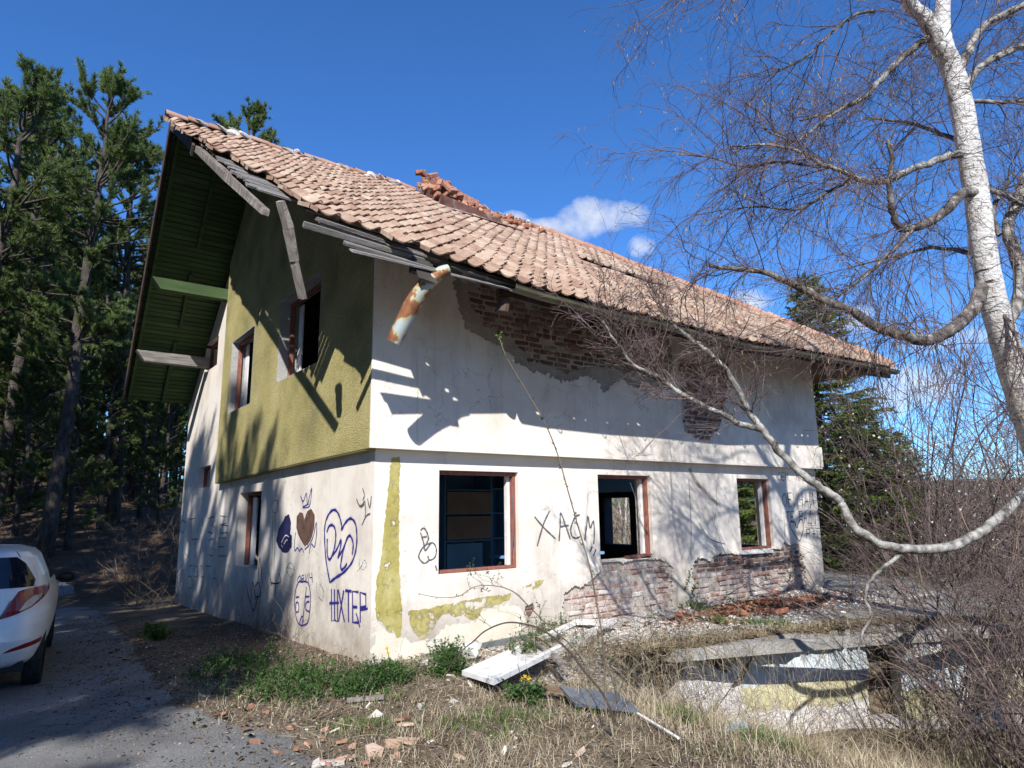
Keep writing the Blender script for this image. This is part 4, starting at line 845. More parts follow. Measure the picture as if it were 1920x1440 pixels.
# any bricks past the limit stay as one part
if extra_bricks:
    Vs = []; Fs = {}; bm = bmesh.new()
    for me, m in extra_bricks:
        n0 = len(bm.verts); bm.from_mesh(me); bm.verts.ensure_lookup_table()
        for v in bm.verts[n0:]: v.co = m @ v.co
    me = bpy.data.meshes.new('brickwork'); bm.to_mesh(me); bm.free(); me.materials.append(M_BRICK); o = link('brickwork', me, upper); o['kind'] = 'stuff'
# ------------------------------------------------------------------ graffiti (paint lies on the plaster)
def ribbon(name, paths, width, fn, mt, parent, off=.004, smooth=True, over=False):
    V = []; F = []; width *= 1.45
    for P in paths:
        Q = catmull([Vector(p) for p in P], 6) if smooth and len(P) > 2 else [Vector(p) for p in P]
        b = len(V); n = len(Q)
        for i, p in enumerate(Q):
            t = (Q[min(i + 1, n - 1)] - Q[max(i - 1, 0)]); t = t.normalized() if t.length > 1e-6 else Vector((1, 0)); s = Vector((-t.y, t.x)) * width / 2 * (1 + .18 * math.sin(i * 1.3 + len(P)))
            V += [fn(p.x + s.x, p.y + s.y, -off + bmp(p.x, p.y)), fn(p.x - s.x, p.y - s.y, -off + bmp(p.x, p.y))]
        F += [(b + 2 * i, b + 2 * i + 1, b + 2 * i + 3, b + 2 * i + 2) for i in range(n - 1)]
    me = bpy.data.meshes.new(name); me.from_pydata([tuple(v) for v in V], [], F); me.update(); me.materials.append(mt); o = link(name, me, parent)
    if mt in OVERS and not over: ribbon('overspray', paths, width * 1.55, fn, OVERS[mt], o, off - .0012, smooth, True)
    return o
OVERS = {M_SPB: stroke('blue overspray', (.05, .05, .30), (150, .47, 1.6)), M_SPK: stroke('black overspray', (.08, .08, .09), (150, .50, 1.5)), M_SPG: stroke('grey overspray', (.2, .2, .21), (150, .50, 1.5))}
GL = {'А': [[(0, 0), (.5, 1), (1, 0)], [(.2, .4), (.8, .4)]], 'Б': [[(.9, 1), (0, 1), (0, 0), (.8, .05), (.9, .35), (.6, .55), (0, .52)]], 'В': [[(0, 0), (0, 1), (.7, .9), (.6, .55), (0, .5), (.8, .4), (.8, .05), (0, 0)]],
      'Г': [[(.9, 1), (0, 1), (0, 0)]], 'Д': [[(0, -.15), (0, .05), (1, .05), (1, -.15)], [(.15, .05), (.4, 1), (.85, 1), (.85, .05)]], 'Е': [[(.9, 1), (0, 1), (0, 0), (.9, 0)], [(0, .5), (.7, .5)]],
      'З': [[(0, .9), (.6, 1), (.8, .75), (.3, .52), (.85, .3), (.5, 0), (0, .1)]], 'И': [[(0, 1), (0, 0), (.9, 1), (.9, 0)]], 'Й': [[(0, 1), (0, 0), (.9, 1), (.9, 0)], [(.25, 1.25), (.6, 1.25)]], 'Л': [[(0, 0), (.5, 1), (1, 0)]],
      'М': [[(0, 0), (.15, 1), (.5, .3), (.85, 1), (1, 0)]], 'Н': [[(0, 0), (0, 1)], [(.9, 0), (.9, 1)], [(0, .5), (.9, .5)]], 'О': [[(.5, 1), (.05, .7), (.05, .25), (.5, 0), (.95, .3), (.9, .75), (.5, 1)]], 'Р': [[(0, 0), (0, 1), (.8, .95), (.8, .55), (0, .5)]],
      'С': [[(.9, .9), (.5, 1), (.05, .6), (.1, .15), (.5, 0), (.9, .1)]], 'Т': [[(0, 1), (1, 1)], [(.5, 1), (.5, 0)]], 'П': [[(0, 0), (0, 1), (.9, 1), (.9, 0)]], 'Х': [[(0, 1), (1, 0)], [(.9, 1), (.05, 0)]], 'Ш': [[(0, 1), (0, 0), (.5, .05), (.5, 1)], [(.5, .05), (1, 0), (1, 1)]],
      'Ъ': [[(0, 1), (.3, 1), (.3, 0), (.9, .1), (.85, .5), (.3, .5)]], 'Ч': [[(0, 1), (.05, .5), (.8, .5)], [(.8, 1), (.8, 0)]], '!': [[(.5, 1), (.5, .3)], [(.5, .1), (.5, 0)]], '+': [[(.1, .5), (.9, .5)], [(.5, .1), (.5, .9)]], '.': [[(.3, .05), (.4, 0)]], ' ': []}
def lettering(name, txt, quad, width, fn, mt, parent, gap=.28):
    """quad: lower left, lower right, upper right, upper left on the wall"""
    a, b, c_, d = [Vector(q) for q in quad]; n = len(txt); cw = 1 / (n + (n - 1) * gap); paths = []
    for i, ch in enumerate(txt):
        for st in GL[ch]:
            pth = []
            for u, v in st:
                U = i * cw * (1 + gap) + u * cw; lo = a + (b - a) * U; hi = d + (c_ - d) * U; pth.append(lo + (hi - lo) * v)
            paths.append(pth)
    return ribbon(name, paths, width, fn, mt, parent, smooth=False)
GF = lambda a, b, d: (d, a, b)
LF = lowerfn
def circ(c, rx, ry, n=14, a0=0, a1=2 * math.pi): return [(c[0] + rx * math.cos(a0 + (a1 - a0) * i / n), c[1] + ry * math.sin(a0 + (a1 - a0) * i / n)) for i in range(n + 1)]
G = lambda *p: ribbon(*p[:1], p[1], p[2], GF, p[3], gabwall)
# big blue heart with initials, crown, face, tag
G('graffiti_heart', [[(1.203,0.766),(1.356,1.029),(1.438,1.291),(1.44,1.479),(1.308,1.614),(1.134,1.654),(0.99,1.588),(0.895,1.466),(0.89,1.415),(0.782,1.499),(0.626,1.551),(0.48,1.49),(0.424,1.35),(0.442,1.198),(0.553,1.041),(0.78,0.917),(1.021,0.837),(1.203,0.766)],
    [(1.374,1.372),(1.292,1.454),(1.15,1.456),(1.072,1.366),(1.09,1.204),(1.182,1.07),(1.268,1.046),(1.33,1.129),(1.347,1.293)], [(1.133,1.105),(1.019,1.174),(0.896,1.293),(0.918,1.178),(0.976,1.081),(0.882,1.142),(0.775,1.234)], [(0.545,1.133),(0.523,1.256),(0.609,1.345),(0.702,1.324),(0.804,1.196),(0.871,1.023),(0.847,0.943),(0.737,0.987),(0.693,1.027)]], .022, M_SPB)
G('graffiti_crown', [[(2.302,1.667),(2.314,1.755),(2.415,1.853),(2.296,1.777),(2.181,1.885),(2.12,1.738),(1.982,1.952),(2.034,1.715),(2.306,1.696),(2.079,1.738)]], .012, M_SPB)
G('graffiti_face', [[(2.138,0.136),(2.311,0.169),(2.442,0.329),(2.451,0.54),(2.34,0.677),(2.132,0.707),(1.945,0.688),(1.846,0.527),(1.86,0.324),(1.923,0.196),(2.138,0.136)], [(2.118,0.138),(2.067,0.369),(2.021,0.647)], [(2.419,0.472),(2.292,0.491)], [(2.025,0.517),(1.886,0.536)], [(2.409,0.403),(2.302,0.406),(2.287,0.304),(2.393,0.292),(2.409,0.403)], [(1.878,0.47),(1.995,0.445),(2.005,0.362),(1.862,0.344)], [(2.225,0.159),(2.134,0.259),(2.064,0.193)]], .014, M_SPB)
lettering('graffiti_word', 'ОВИЧ', [(2.425,0.671),(1.772,0.722),(1.826,0.847),(2.351,0.762)], .010, GF, M_SPB, gabwall)
lettering('graffiti_word', 'ШХТЕР', [(1.105,0.316),(0.082,0.424),(0.103,0.738),(1.144,0.695)], .020, GF, M_SPB, gabwall, .12)
G('graffiti_tag', [[(1.195,0.519),(0.894,0.556)], [(0.388,0.491),(0.291,0.375),(0.275,0.355)], [(0.275,0.544),(0.078,0.576)]], .018, M_SPB)
# filled butterfly wing and brown heart with a ribbon
o = sheet('graffiti_wing', rough([(3.412,1.203),(3.291,1.395),(3.045,1.569),(2.882,1.601),(2.769,1.479),(2.793,1.327),(2.695,1.292),(2.696,1.143),(2.845,1.054),(3.084,1.044),(3.27,1.121)], .05, .004, 2), [], lambda a, b, d: (-.004 + d + bmp(a, b), a, b), .002, M_SPN, None, .2); o.parent = gabwall
G('graffiti_wing_line', [[(3.155,1.18),(2.978,1.292),(2.782,1.252),(2.812,1.146),(2.994,1.093),(3.15,1.149)], [(3.031,1.168),(2.92,1.233),(2.843,1.19),(2.93,1.142)]], .010, M_WHITEWOOD)
o = sheet('graffiti_brown_heart', rough([(2.151,1.163),(2.38,1.278),(2.53,1.407),(2.531,1.571),(2.428,1.63),(2.296,1.615),(2.219,1.521),(2.108,1.644),(1.967,1.672),(1.837,1.594),(1.82,1.454),(1.883,1.313),(1.992,1.219)], .05, .004, 3), [], lambda a, b, d: (-.004 + d + bmp(a, b), a, b), .002, M_SPR, None, .2); o.parent = gabwall
G('graffiti_ribbon', [[(2.544,1.348),(2.571,1.221),(2.552,1.09),(2.448,1.138),(2.355,1.098),(2.274,1.137),(2.182,1.084)], [(2.146,1.128),(1.989,1.191),(1.843,1.314),(1.765,1.489),(1.73,1.351),(1.787,1.177),(1.91,1.207),(1.975,1.079)]], .012, M_SPB)
G('graffiti_heart_line', [[(2.361,1.301),(2.491,1.445),(2.416,1.541),(2.278,1.484),(2.203,1.398),(2.116,1.543),(1.977,1.586),(1.904,1.488),(1.988,1.345),(2.157,1.213),(2.361,1.301)]], .008, M_SPK)
# grey and faint tags
G('graffiti_tag', [[(0.472,1.781),(0.406,1.718),(0.328,1.686),(0.241,1.716)], [(0.314,1.901),(0.249,1.82),(0.289,1.759)], [(0.373,1.687),(0.286,1.716),(0.229,1.746),(0.207,1.637),(0.216,1.565)], [(0.158,1.775),(0.094,1.672),(0.06,1.803)], [(0.298,1.474),(0.188,1.577),(0.075,1.607)]], .013, M_SPG)
G('graffiti_key', [circ([(3.552,1.714)][0], .16, .10), [(3.637,1.592),(3.555,0.833)], [(3.504,1.592),(3.439,0.762)]], .010, M_SPF)
G('graffiti_diamond', [[(2.882,0.835),(2.709,0.92),(2.515,0.837),(2.679,0.724),(2.882,0.835),(2.515,0.837)]], .010, M_SPGN)
G('graffiti_fish', [[(0.315,1.096),(0.339,1.023),(0.248,0.982),(0.137,1.035),(0.198,1.09),(0.28,1.015),(0.393,0.949)]], .008, M_SPGN)
G('graffiti_arrow', [[(3.563,0.581),(3.306,0.586),(3.09,0.633),(3.182,0.74)], [(3.331,0.584),(3.309,0.311)], [(3.67,0.731),(3.503,0.539)]], .012, M_SPK)
G('graffiti_tag', [[(1.657,0.731),(1.602,0.583),(1.409,0.517)], [(1.542,0.72),(1.386,0.635),(1.447,0.532)]], .010, M_SPGN)
G('graffiti_scrawl', [[(4.873,0.453),(4.564,0.184),(4.511,0.507),(4.279,0.254)], [(4.379,0.451),(4.161,0.534),(4.068,0.355),(4.287,0.294)], [(4.221,0.546),(4.18,0.92),(3.988,0.524)], [(4.568,0.201),(4.361,0.082),(4.173,0.305)]], .016, M_SPK)
for txt, q in (('ОТЛЗВ', [(10.819,1.147),(6.11,1.253),(6.197,1.59),(10.881,1.46)]), ('ОТМЗЕ', [(9.935,0.632),(6.271,0.844),(6.358,1.169),(10.084,1.019)]), ('ИБРЪТА', [(9.842,-0.062),(6.787,0.25),(6.892,0.616),(9.984,0.452)])): lettering('graffiti_faint_word', txt, q, .014, GF, M_SPF, gabwall)
R_ = lambda nm, P, w, mt: ribbon(nm, P, w, LF, mt, lowwall)
R_('graffiti_figure', [[(0.598,1.402),(0.64,1.431),(0.683,1.381),(0.706,1.306),(0.685,1.246),(0.771,1.255),(0.816,1.179),(0.795,1.088),(0.723,1.062),(0.701,1.111)], [(0.685,1.246),(0.615,1.188),(0.581,1.099),(0.653,1.029),(0.723,1.062)], [(0.598,1.383),(0.642,1.26),(0.665,1.174),(0.742,1.256)], [(0.613,1.322),(0.684,1.332)], [(0.803,0.996),(0.825,0.934)]], .012, M_SPG)
R_('graffiti_word', [[(2.309,1.532),(2.47,1.382),(2.661,1.236)], [(2.569,1.605),(2.452,1.417),(2.345,1.151)], [(2.726,1.198),(2.752,1.41),(2.767,1.574),(2.848,1.408),(2.929,1.219)], [(2.742,1.389),(2.907,1.406)], [(3.12,1.547),(3.029,1.512),(2.944,1.369),(2.96,1.261),(3.037,1.23),(3.108,1.249)], [(3.196,1.195),(3.233,1.362),(3.271,1.523),(3.305,1.36),(3.371,1.454),(3.384,1.284),(3.366,1.137)], [(3.334,1.102),(3.29,1.031)], [(3.404,1.062),(3.349,0.978)]], .016, M_SPG)
lettering('graffiti_word', 'ОБИЧАМ', [(8.189,1.615),(9.255,1.586),(9.271,1.893),(8.192,1.859)], .010, LF, M_SPK, lowwall)
lettering('graffiti_word', 'ТЕ РАДИ!', [(8.252,1.343),(9.409,1.257),(9.442,1.543),(8.279,1.517)], .010, LF, M_SPK, lowwall)
lettering('graffiti_word', 'СЕМ. МИШЕВИ', [(8.089,2.103),(9.424,2.092),(9.453,2.249),(8.11,2.241)], .008, LF, M_SPK, lowwall)
lettering('graffiti_word', 'Р+П', [(8.887,1.012),(9.416,0.973),(9.437,1.195),(8.918,1.189)], .010, LF, M_SPK, lowwall)
R_('graffiti_heart', [[(8.64,0.972),(8.466,1.124),(8.365,1.272),(8.431,1.349),(8.534,1.317),(8.59,1.218),(8.684,1.343),(8.798,1.361),(8.81,1.212),(8.733,1.086),(8.64,0.972)]], .012, M_SPK)
R_('plaster_crack', [[(5.558,2.255),(5.652,2.11),(5.777,1.981),(5.972,1.851),(6.171,1.72),(6.236,1.658)]], .045, M_SCRATCH)
for P in ([(4.143,2.004),(4.287,1.569),(4.308,1.022)], [(1.902,1.975),(1.955,1.463),(1.915,1.063)], [(5.513,2.064),(5.528,1.384),(5.454,0.888)], [(5.716,1.38),(5.965,1.117),(6.381,1.015)]): R_('plaster_crack', [[(a + random.gauss(0, .02), b) for a, b in P]], .010, M_SPF)
# ------------------------------------------------------------------ parked car
car = empty('parked_car', (0, 0, 0), 'white hatchback parked in the shade beside the house, cut off by the left edge', 'car')
M_CAR = mat('white car paint', [(.3, (.70, .71, .72)), (.7, (.76, .77, .78))], 3, 3, .22, spec=.6)
M_GLASS = mat('dark car glass', [(.3, (.008, .011, .018)), (.7, (.014, .018, .028))], 2, 2, .04, spec=.7)
M_RED = mat('red lamp lens', [(.3, (.16, .006, .008)), (.7, (.22, .012, .014))], 3, 2, .12, spec=.6); M_CLEAR = mat('clear lamp lens', [(.3, (.35, .33, .32)), (.7, (.55, .52, .5))], 14, 3, .15, spec=.6)
M_RUBBER = mat('tyre rubber', [(.3, (.012, .012, .012)), (.7, (.03, .03, .028))], 20, 3, .85); M_BLACKP = mat('black plastic', [(.3, (.012, .012, .013)), (.7, (.02, .02, .02))], 5, 2, .5); M_RIM = mat('grey wheel trim', [(.3, (.25, .25, .26)), (.7, (.35, .35, .36))], 5, 2, .4, metal=.6)
ZL = [.30, .36, .45, .58, .72, .80, .90, 1.0, 1.10, 1.18, 1.30, 1.40, 1.46, 1.50, 1.515]
RYl = [.16, .10, .045, .0, .015, .05, .075, .09, .12, .18, .28, .37, .45, .72, 1.1]
FYl = [3.70, 3.80, 3.86, 3.88, 3.84, 3.78, 3.66, 3.35, 2.95, 2.70, 2.35, 2.08, 1.92, 1.75, 1.6]
HWl = [.76, .80, .825, .842, .848, .845, .835, .815, .78, .755, .70, .645, .59, .46, .2]
def csurf(th, z, off=0.):
    ry, fy, w = (float(np.interp(z, ZL, q)) for q in (RYl, FYl, HWl)); yc, hl = (ry + fy) / 2, (fy - ry) / 2; n = 5.5 if z < .85 else 4.6
    cth, sth = math.cos(th), math.sin(th); x = w * math.copysign(abs(cth) ** (2 / n), cth); y = yc + hl * math.copysign(abs(sth) ** (2 / n), sth)
    nx = math.copysign(abs(x / w) ** (n - 1) / w, x); ny = math.copysign(abs((y - yc) / hl) ** (n - 1) / hl, y - yc); l = math.hypot(nx, ny) or 1
    return Vector((x + off * nx / l, y + off * ny / l, z))
def th_of(xf, z): # rear-face angle for a fraction of the half width
    n = 5.5 if z < .85 else 4.6; return -math.acos(max(-1, min(1, math.copysign(abs(xf) ** (n / 2), xf))))
NT = 96; zz = sorted(set(list(np.linspace(.30, 1.515, 40)) + ZL)); V = []; F = []
ths = [2 * math.pi * j / NT for j in range(NT)]
for z in zz:
    for t_ in ths: V.append(csurf(t_, z))
for i in range(len(zz) - 1):
    for j in range(NT):
        F.append((i * NT + j, i * NT + (j + 1) % NT, (i + 1) * NT + (j + 1) % NT, (i + 1) * NT + j))
F += [tuple(range(NT))[::-1], tuple(range((len(zz) - 1) * NT, len(zz) * NT))]
me = bpy.data.meshes.new('body'); me.from_pydata([tuple(v) for v in V], [], F); me.polygons.foreach_set('use_smooth', [len(f) == 4 for f in F]); me.update(); me.materials.append(M_CAR)
body = link('body', me, car)
def patch(name, poly, mt, parent, off=.006, res=14):
    """poly in (fraction of half width on the rear face, z); values past 1 run along the car's right side (metres / 3)"""
    us = [p[0] for p in poly]; vs_ = [p[1] for p in poly]
    def P(u, z, o):
        if u <= .985: return csurf(th_of(u, z), z, o)
        t0 = th_of(.985, z); p0 = csurf(t0, z, 0); s = (u - .985) * 3
        ry, fy = (float(np.interp(z, ZL, q)) for q in (RYl, FYl)); yc, hl = (ry + fy) / 2, (fy - ry) / 2; n = 5.5 if z < .85 else 4.6
        y = p0.y + s; th = -math.asin(max(-1, min(1, math.copysign(abs((y - yc) / hl) ** (n / 2), yc - y)))); return csurf(th, z, o)
    o = sheet(name, rough(poly, .05, 0, 1), [], lambda a, b, d: P(a, b, off - d), .005, mt, parent, .045); return o
patch('rear_window', [(-.86, 1.12), (.86, 1.10), (.89, 1.16), (.84, 1.34), (.76, 1.41), (-.76, 1.41), (-.84, 1.34)], M_GLASS, car)
tl = patch('tail_light', [(.50, .80), (.62, .825), (.80, .88), (.93, .96), (1.0, 1.03), (1.03, 1.085), (.80, 1.085), (.70, 1.065), (.62, .98)], M_RED, car, .007)
patch('clear_lens', [(.68, .855), (.80, .90), (.90, .97), (.92, 1.01), (.84, 1.005), (.75, .95)], M_CLEAR, tl, .011)
tl2 = patch('tail_light', [(-.50, .80), (-.62, .98), (-.70, 1.065), (-.97, 1.085), (-.93, .96), (-.80, .88)], M_RED, car, .007)
patch('reflector', [(.58, .46), (.94, .50), (.945, .55), (.8, .535), (.66, .50)], M_RED, car, .006)
patch('side_window', [(1.17, 1.10), (1.95, 1.05), (1.75, 1.36), (1.32, 1.40), (1.22, 1.32)], M_GLASS, car, .005)
def seam(pts, w=.008): 
    o = []
    for (u0, z0), (u1, z1) in zip(pts[:-1], pts[1:]):
        o += [csurf(th_of(u0 + (u1 - u0) * k / 8, z0 + (z1 - z0) * k / 8), z0 + (z1 - z0) * k / 8, .001) for k in range(8)]
    b_ = MB(); b_.tube(o, w / 2, 5); return b_.build('panel_seam', M_BLACKP, car)
seam([(.875, 1.10), (.875, 1.03), (.60, .97), (.49, .79), (.40, .715), (.2, .695), (-.4, .69)]); seam([(.80, 1.40), (.80, 1.475)])
b_ = MB(); b_.prism([csurf(th_of(u, z), z, .012) for u, z in ((-.25, .93), (.22, .93), (.26, .965), (.05, .985), (-.25, .985))], (0, .01, 0)); b_.build('handle_recess', M_BLACKP, car)
b_ = MB(); b_.prism([csurf(th_of(u, z), z, .008) for u, z in ((-.30, .78), (.03, .78), (.03, .92), (-.30, .92))], (0, .01, 0)); b_.build('number_plate', M_WHITEWOOD, car)
b_ = MB(); b_.span((-.66, .22, .24), (.66, 3.5, .34)); b_.build('underbody', M_BLACKP, car)
for sx in (-1, 1):
    for wy in (.72, 3.12):
        b_ = MB(); n = 28; pr_ = [(.29, -.09), (.305, -.075), (.31, 0), (.305, .075), (.29, .09), (.20, .085)]
        V = []; F = []
        for i in range(n):
            a = 2 * math.pi * i / n
            for r, x in pr_: V.append((sx * .735 + x * (1 if sx > 0 else -1), wy + r * math.cos(a), .31 + r * math.sin(a)))
        k = len(pr_)
        for i in range(n):
            for j in range(k - 1): F.append((i * k + j, ((i + 1) % n) * k + j, ((i + 1) % n) * k + j + 1, i * k + j + 1))
        b_.add(V, F); w_ = b_.build('wheel', M_RUBBER, car, True)
        b_ = MB()
        for q in range(7):
            a = 2 * math.pi * q / 7; b_.beam((sx * .80, wy, .31), (sx * .80, wy + .2 * math.cos(a), .31 + .2 * math.sin(a)), .05, .02, up=(1, 0, 0))
        b_.tube([(sx * .70, wy, .31), (sx * .78, wy, .31)], .205, 20); b_.build('rim', M_RIM, w_)
mv = MB(); c0 = Vector((.93, 2.35, 1.03))
for i in range(7):
    pass
bm = bmesh.new(); bmesh.ops.create_uvsphere(bm, u_segments=14, v_segments=8, radius=.1)
for v in bm.verts: v.co = Vector((v.co.x * 1.15, v.co.y * .75, v.co.z * .85)) + c0
me = bpy.data.meshes.new('door_mirror'); bm.to_mesh(me); bm.free(); me.materials.append(M_BLACKP); me.polygons.foreach_set('use_smooth', [True] * len(me.polygons)); mr = link('door_mirror', me, car)
b_ = MB(); b_.tube([c0 + Vector((.095 * math.cos(a), -.062 - .012 * abs(math.cos(a)), .062 * math.sin(a))) for a in np.linspace(0, 2 * math.pi, 18)], .010, 5); b_.build('mirror_rim', M_BLACKP, mr)
b_ = MB(); b_.beam(c0 + Vector((-.2, 0, -.03)), c0, .05, .04); b_.build('mirror_arm', M_BLACKP, mr)
CARYAW = math.radians(-4.5)
car.rotation_euler = (0, 0, CARYAW); cr = Vector([(-2.841,1.941,0.513)][0]); off_ = Matrix.Rotation(CARYAW, 3, 'Z') @ Vector((.845, .12, 0)); car.location = (cr.x - off_.x, cr.y - off_.y, float(ground_z(cr.x - .4, cr.y + .7)) + .012)
# ------------------------------------------------------------------ things lying about
def gz(x, y): 
    if x > 2.3 and -.02 > y > float(np.interp(x, EX, EY)): return .125
    return float(ground_z(x, y))
# white door with an empty glazing opening, lying on its back
dq = [Vector(p) for p in [(0.409,-1.214),(0.344,-1.85),(2.929,-0.84),(2.945,-0.052)]]
A_, B_, Cq, D_ = dq; door = empty('fallen_door', (A_.x, A_.y, .05), 'white wooden door lying flat before the wall, its glass panel missing', 'door')
def dp(u, v, z=0.): p = A_ + (B_ - A_) * u + ((D_ - A_) + ((Cq - B_) - (D_ - A_)) * u) * v; return Vector((p.x, p.y, .055 + .04 * u * (1 - v) + .10 * v * u + z + max(0, gz(p.x, p.y) - .0) * .6))
def dpart(nm, u0, v0, u1, v1, z0, z1, mt=M_WHITEWOOD):
    b_ = MB(); q = [dp(u0, v0, z0), dp(u1, v0, z0), dp(u1, v1, z0), dp(u0, v1, z0)]; b_.prism(q, (0, 0, z1 - z0)); o = b_.build(nm, mt); child(o, door); return o
dpart('stile', 0, 0, .15, 1, 0, .045); dpart('stile', .85, 0, 1, 1, 0, .045); dpart('top_rail', .152, .93, .848, 1, .002, .043); dpart('bottom_rail', .152, 0, .848, .07, .002, .043); dpart('lock_rail', .152, .40, .848, .47, .002, .043); dpart('door_panel', .152, .07, .848, .40, .012, .034)
b_ = MB(); pp = [(1.58,-0.886),(1.227,-1.807)]; b_.beam((pp[0][0], pp[0][1], .20), (pp[1][0], pp[1][1], .13), .07, .03, jit=.006); o = b_.build('broken_board', M_GREYWOODV); tag(o, 'short broken board lying across the fallen white door', 'board')
# dark sheet and the planks in the foreground
q = [(0.725,-2.307),(0.575,-2.667),(0.864,-3.092),(1.046,-2.729)]
b_ = MB(); b_.prism([(p[0], p[1], gz(*p) + .05 + .05 * (i in (0, 3))) for i, p in enumerate(q)], (0, 0, .025)); o = b_.build('dark_panel', mat('glossy slate blue panel', [(.3, (.07, .08, .10)), (.7, (.13, .15, .18))], 6, 5, .35, spec=.6)); tag(o, 'dark glossy blue-grey panel lying in dry weeds in the foreground', 'panel')
def plank(a, b, w, h, label, mt=M_GREYWOODV, lift=.05):
    b_ = MB(); b_.beam((a[0], a[1], gz(*a) + lift), (b[0], b[1], gz(*b) + lift), w, h, jit=.006); o = b_.build('plank', mt); tag(o, label, 'plank'); return o
PK = [(0.608,-2.098),(0.984,-2.941),(-0.787,-1.257),(-0.507,-1.402),(0.474,-3.418),(0.337,-3.916)]
M_BROWNWOOD = mat('brown old plank', [(.3, (.16, .10, .06)), (.7, (.34, .24, .16))], 4, 6, .85, bump=(40, .8, .02))
plank(PK[0], PK[1], .09, .035, 'thin brown plank lying behind the dark panel in the foreground', M_BROWNWOOD, .09)
plank(PK[2], PK[3], .05, .03, 'short pale stick of wood lying on litter below the house corner', M_GREYWOODV, .03)
plank((2.15, -2.75), (3.2, -2.35), .13, .05, 'brown plank lying against the foot of the cellar wall', M_BROWNWOOD, .06)
PK2 = [(0.875,-3.062),(0.687,-3.639)]
b_ = MB(); b_.tube([(PK2[0][0], PK2[0][1], gz(*PK2[0]) + .05), (PK2[1][0], PK2[1][1], gz(*PK2[1]) + .04)], .010, 7); tag(b_.build('plastic_rod', M_WHITEWOOD), 'thin white rod lying in dry grass near the bottom edge', 'rod')
p = [(1.668,-3.375)][0]; bm = bmesh.new(); bmesh.ops.create_grid(bm, x_segments=10, y_segments=6, size=.5)
for v in bm.verts: v.co = Vector((v.co.x * .36 + p[0], v.co.y * .16 + p[1], gz(*p) + .06 + random.uniform(0, .035)))
me = bpy.data.meshes.new('crumpled_sheet'); bm.to_mesh(me); bm.free(); bmesh_o = link('crumpled_sheet', me, None, mat('grey plastic film', [(.3, (.28, .30, .32)), (.7, (.5, .52, .53))], 9, 4, .4)); bmesh_o.rotation_euler = (0, 0, 0); tag(bmesh_o, 'crumpled grey plastic sheet in the dry grass below the cellar wall', 'plastic sheet')
sol = bmesh_o.modifiers.new('thickness', 'SOLIDIFY'); sol.thickness = .004
# broken tile shards strewn on the ground
def shard_mesh(nm, mt, flat=.018, r=.06):
    k = random.randint(4, 6); an = sorted(random.uniform(0, 6.28) for _ in range(k)); an = [2 * math.pi * (i + random.uniform(-.3, .3)) / k for i in range(k)]
    P = [(r * random.uniform(.6, 1.4) * math.cos(a) * 1.5, r * random.uniform(.6, 1.3) * math.sin(a), random.uniform(-.008, .008)) for a in an]; b_ = MB(); b_.prism(P, (0, 0, flat)); return b_.mesh(nm, mt)
sh_me = [shard_mesh('tile_shard', M_SHARD) for _ in range(6)]; st_me = [shard_mesh('plaster_lump', M_RUBBLE, .05, .045) for _ in range(6)]
sh_pts = [(-0.631,-1.991),(-0.693,-2.138),(-0.825,-2.449),(-1.096,-2.498),(-0.94,-2.426),(-1.277,-2.515),(-1.348,-2.506),(-1.47,-2.445),(-1.446,-2.522),(-1.476,-0.857),(-1.414,-1.096),(-1.412,-1.686),(-1.278,-1.987),(-1.398,-1.991),(-1.201,-2.148),(-0.927,-1.997),(-1.615,-2.02),(-1.48,-2.062),(-1.205,-1.852),(-1.686,-1.76),(-1.459,-0.46),(-1.184,-2.298),(-1.026,-2.679),(-1.24,-2.686),(0.001,-3.373),(-0.704,-2.935),(-1.704,-0.15),(-1.692,-0.871)]
for i, (x, y) in enumerate(sh_pts):
    o = link('tile_shard', sh_me[i % 6]); s = random.uniform(.7, 1.2) if i < 5 else random.uniform(.3, .6); o.location = (x, y, gz(x, y) + .012); o.scale = (s, s, 1); o.rotation_euler = (random.gauss(0, .18), random.gauss(0, .18), random.uniform(0, 6.3))
    tag(o, (['curved clay tile fragment lying below the short pale stick', 'curved clay tile fragment lying nearest the bottom stick and litter', 'large flat clay tile piece, rightmost of the big fragments', 'flat clay tile piece left of the largest fragment', 'clay tile piece third from the right among the big fragments'] + ['small broken piece of clay roof tile on the ground'] * 40)[i], 'tile shard', 'broken roof tile pieces on the ground')
pl_pts = [(-1.152,-1.895),(-1.444,-2.489),(-1.359,-2.533),(-1.514,-2.468),(-0.261,-2.968),(-0.38,-3.005),(1.024,-0.343),(-0.344,-1.773),(-0.238,-3.482),(-0.695,-1.489),(0.385,-1.385),(-0.054,-1.811),(-0.754,-1.719),(0.406,-1.011)]
for i, (x, y) in enumerate(pl_pts):
    o = link('plaster_lump', st_me[i % 6]); s = random.uniform(.4, .9); o.location = (x, y, gz(x, y) + .01); o.scale = (s * 1.2, s, s * .45); o.rotation_euler = (random.gauss(0, .4), random.gauss(0, .4), random.uniform(0, 6.3)); tag(o, 'white lump of fallen plaster on the ground', 'plaster lump', 'fallen plaster lumps on the ground')
o = link('plaster_block', st_me[0]); p = [(0.894,-0.545)][0]; o.location = (p[0], p[1], .11); o.scale = (1.5, 1.7, 3); o.rotation_euler = (1.3, 0, .4); tag(o, 'white block of plaster standing among weeds by the plinth', 'plaster block')
o = link('plaster_block', st_me[2]); p = [(3.634,0.809)][0]; o.location = (p[0], p[1], .28); o.scale = (1.3, 1.6, 5); o.rotation_euler = (1.2, .2, .2); tag(o, 'upright white plaster slab leaning at the left end of bare brickwork', 'plaster block')
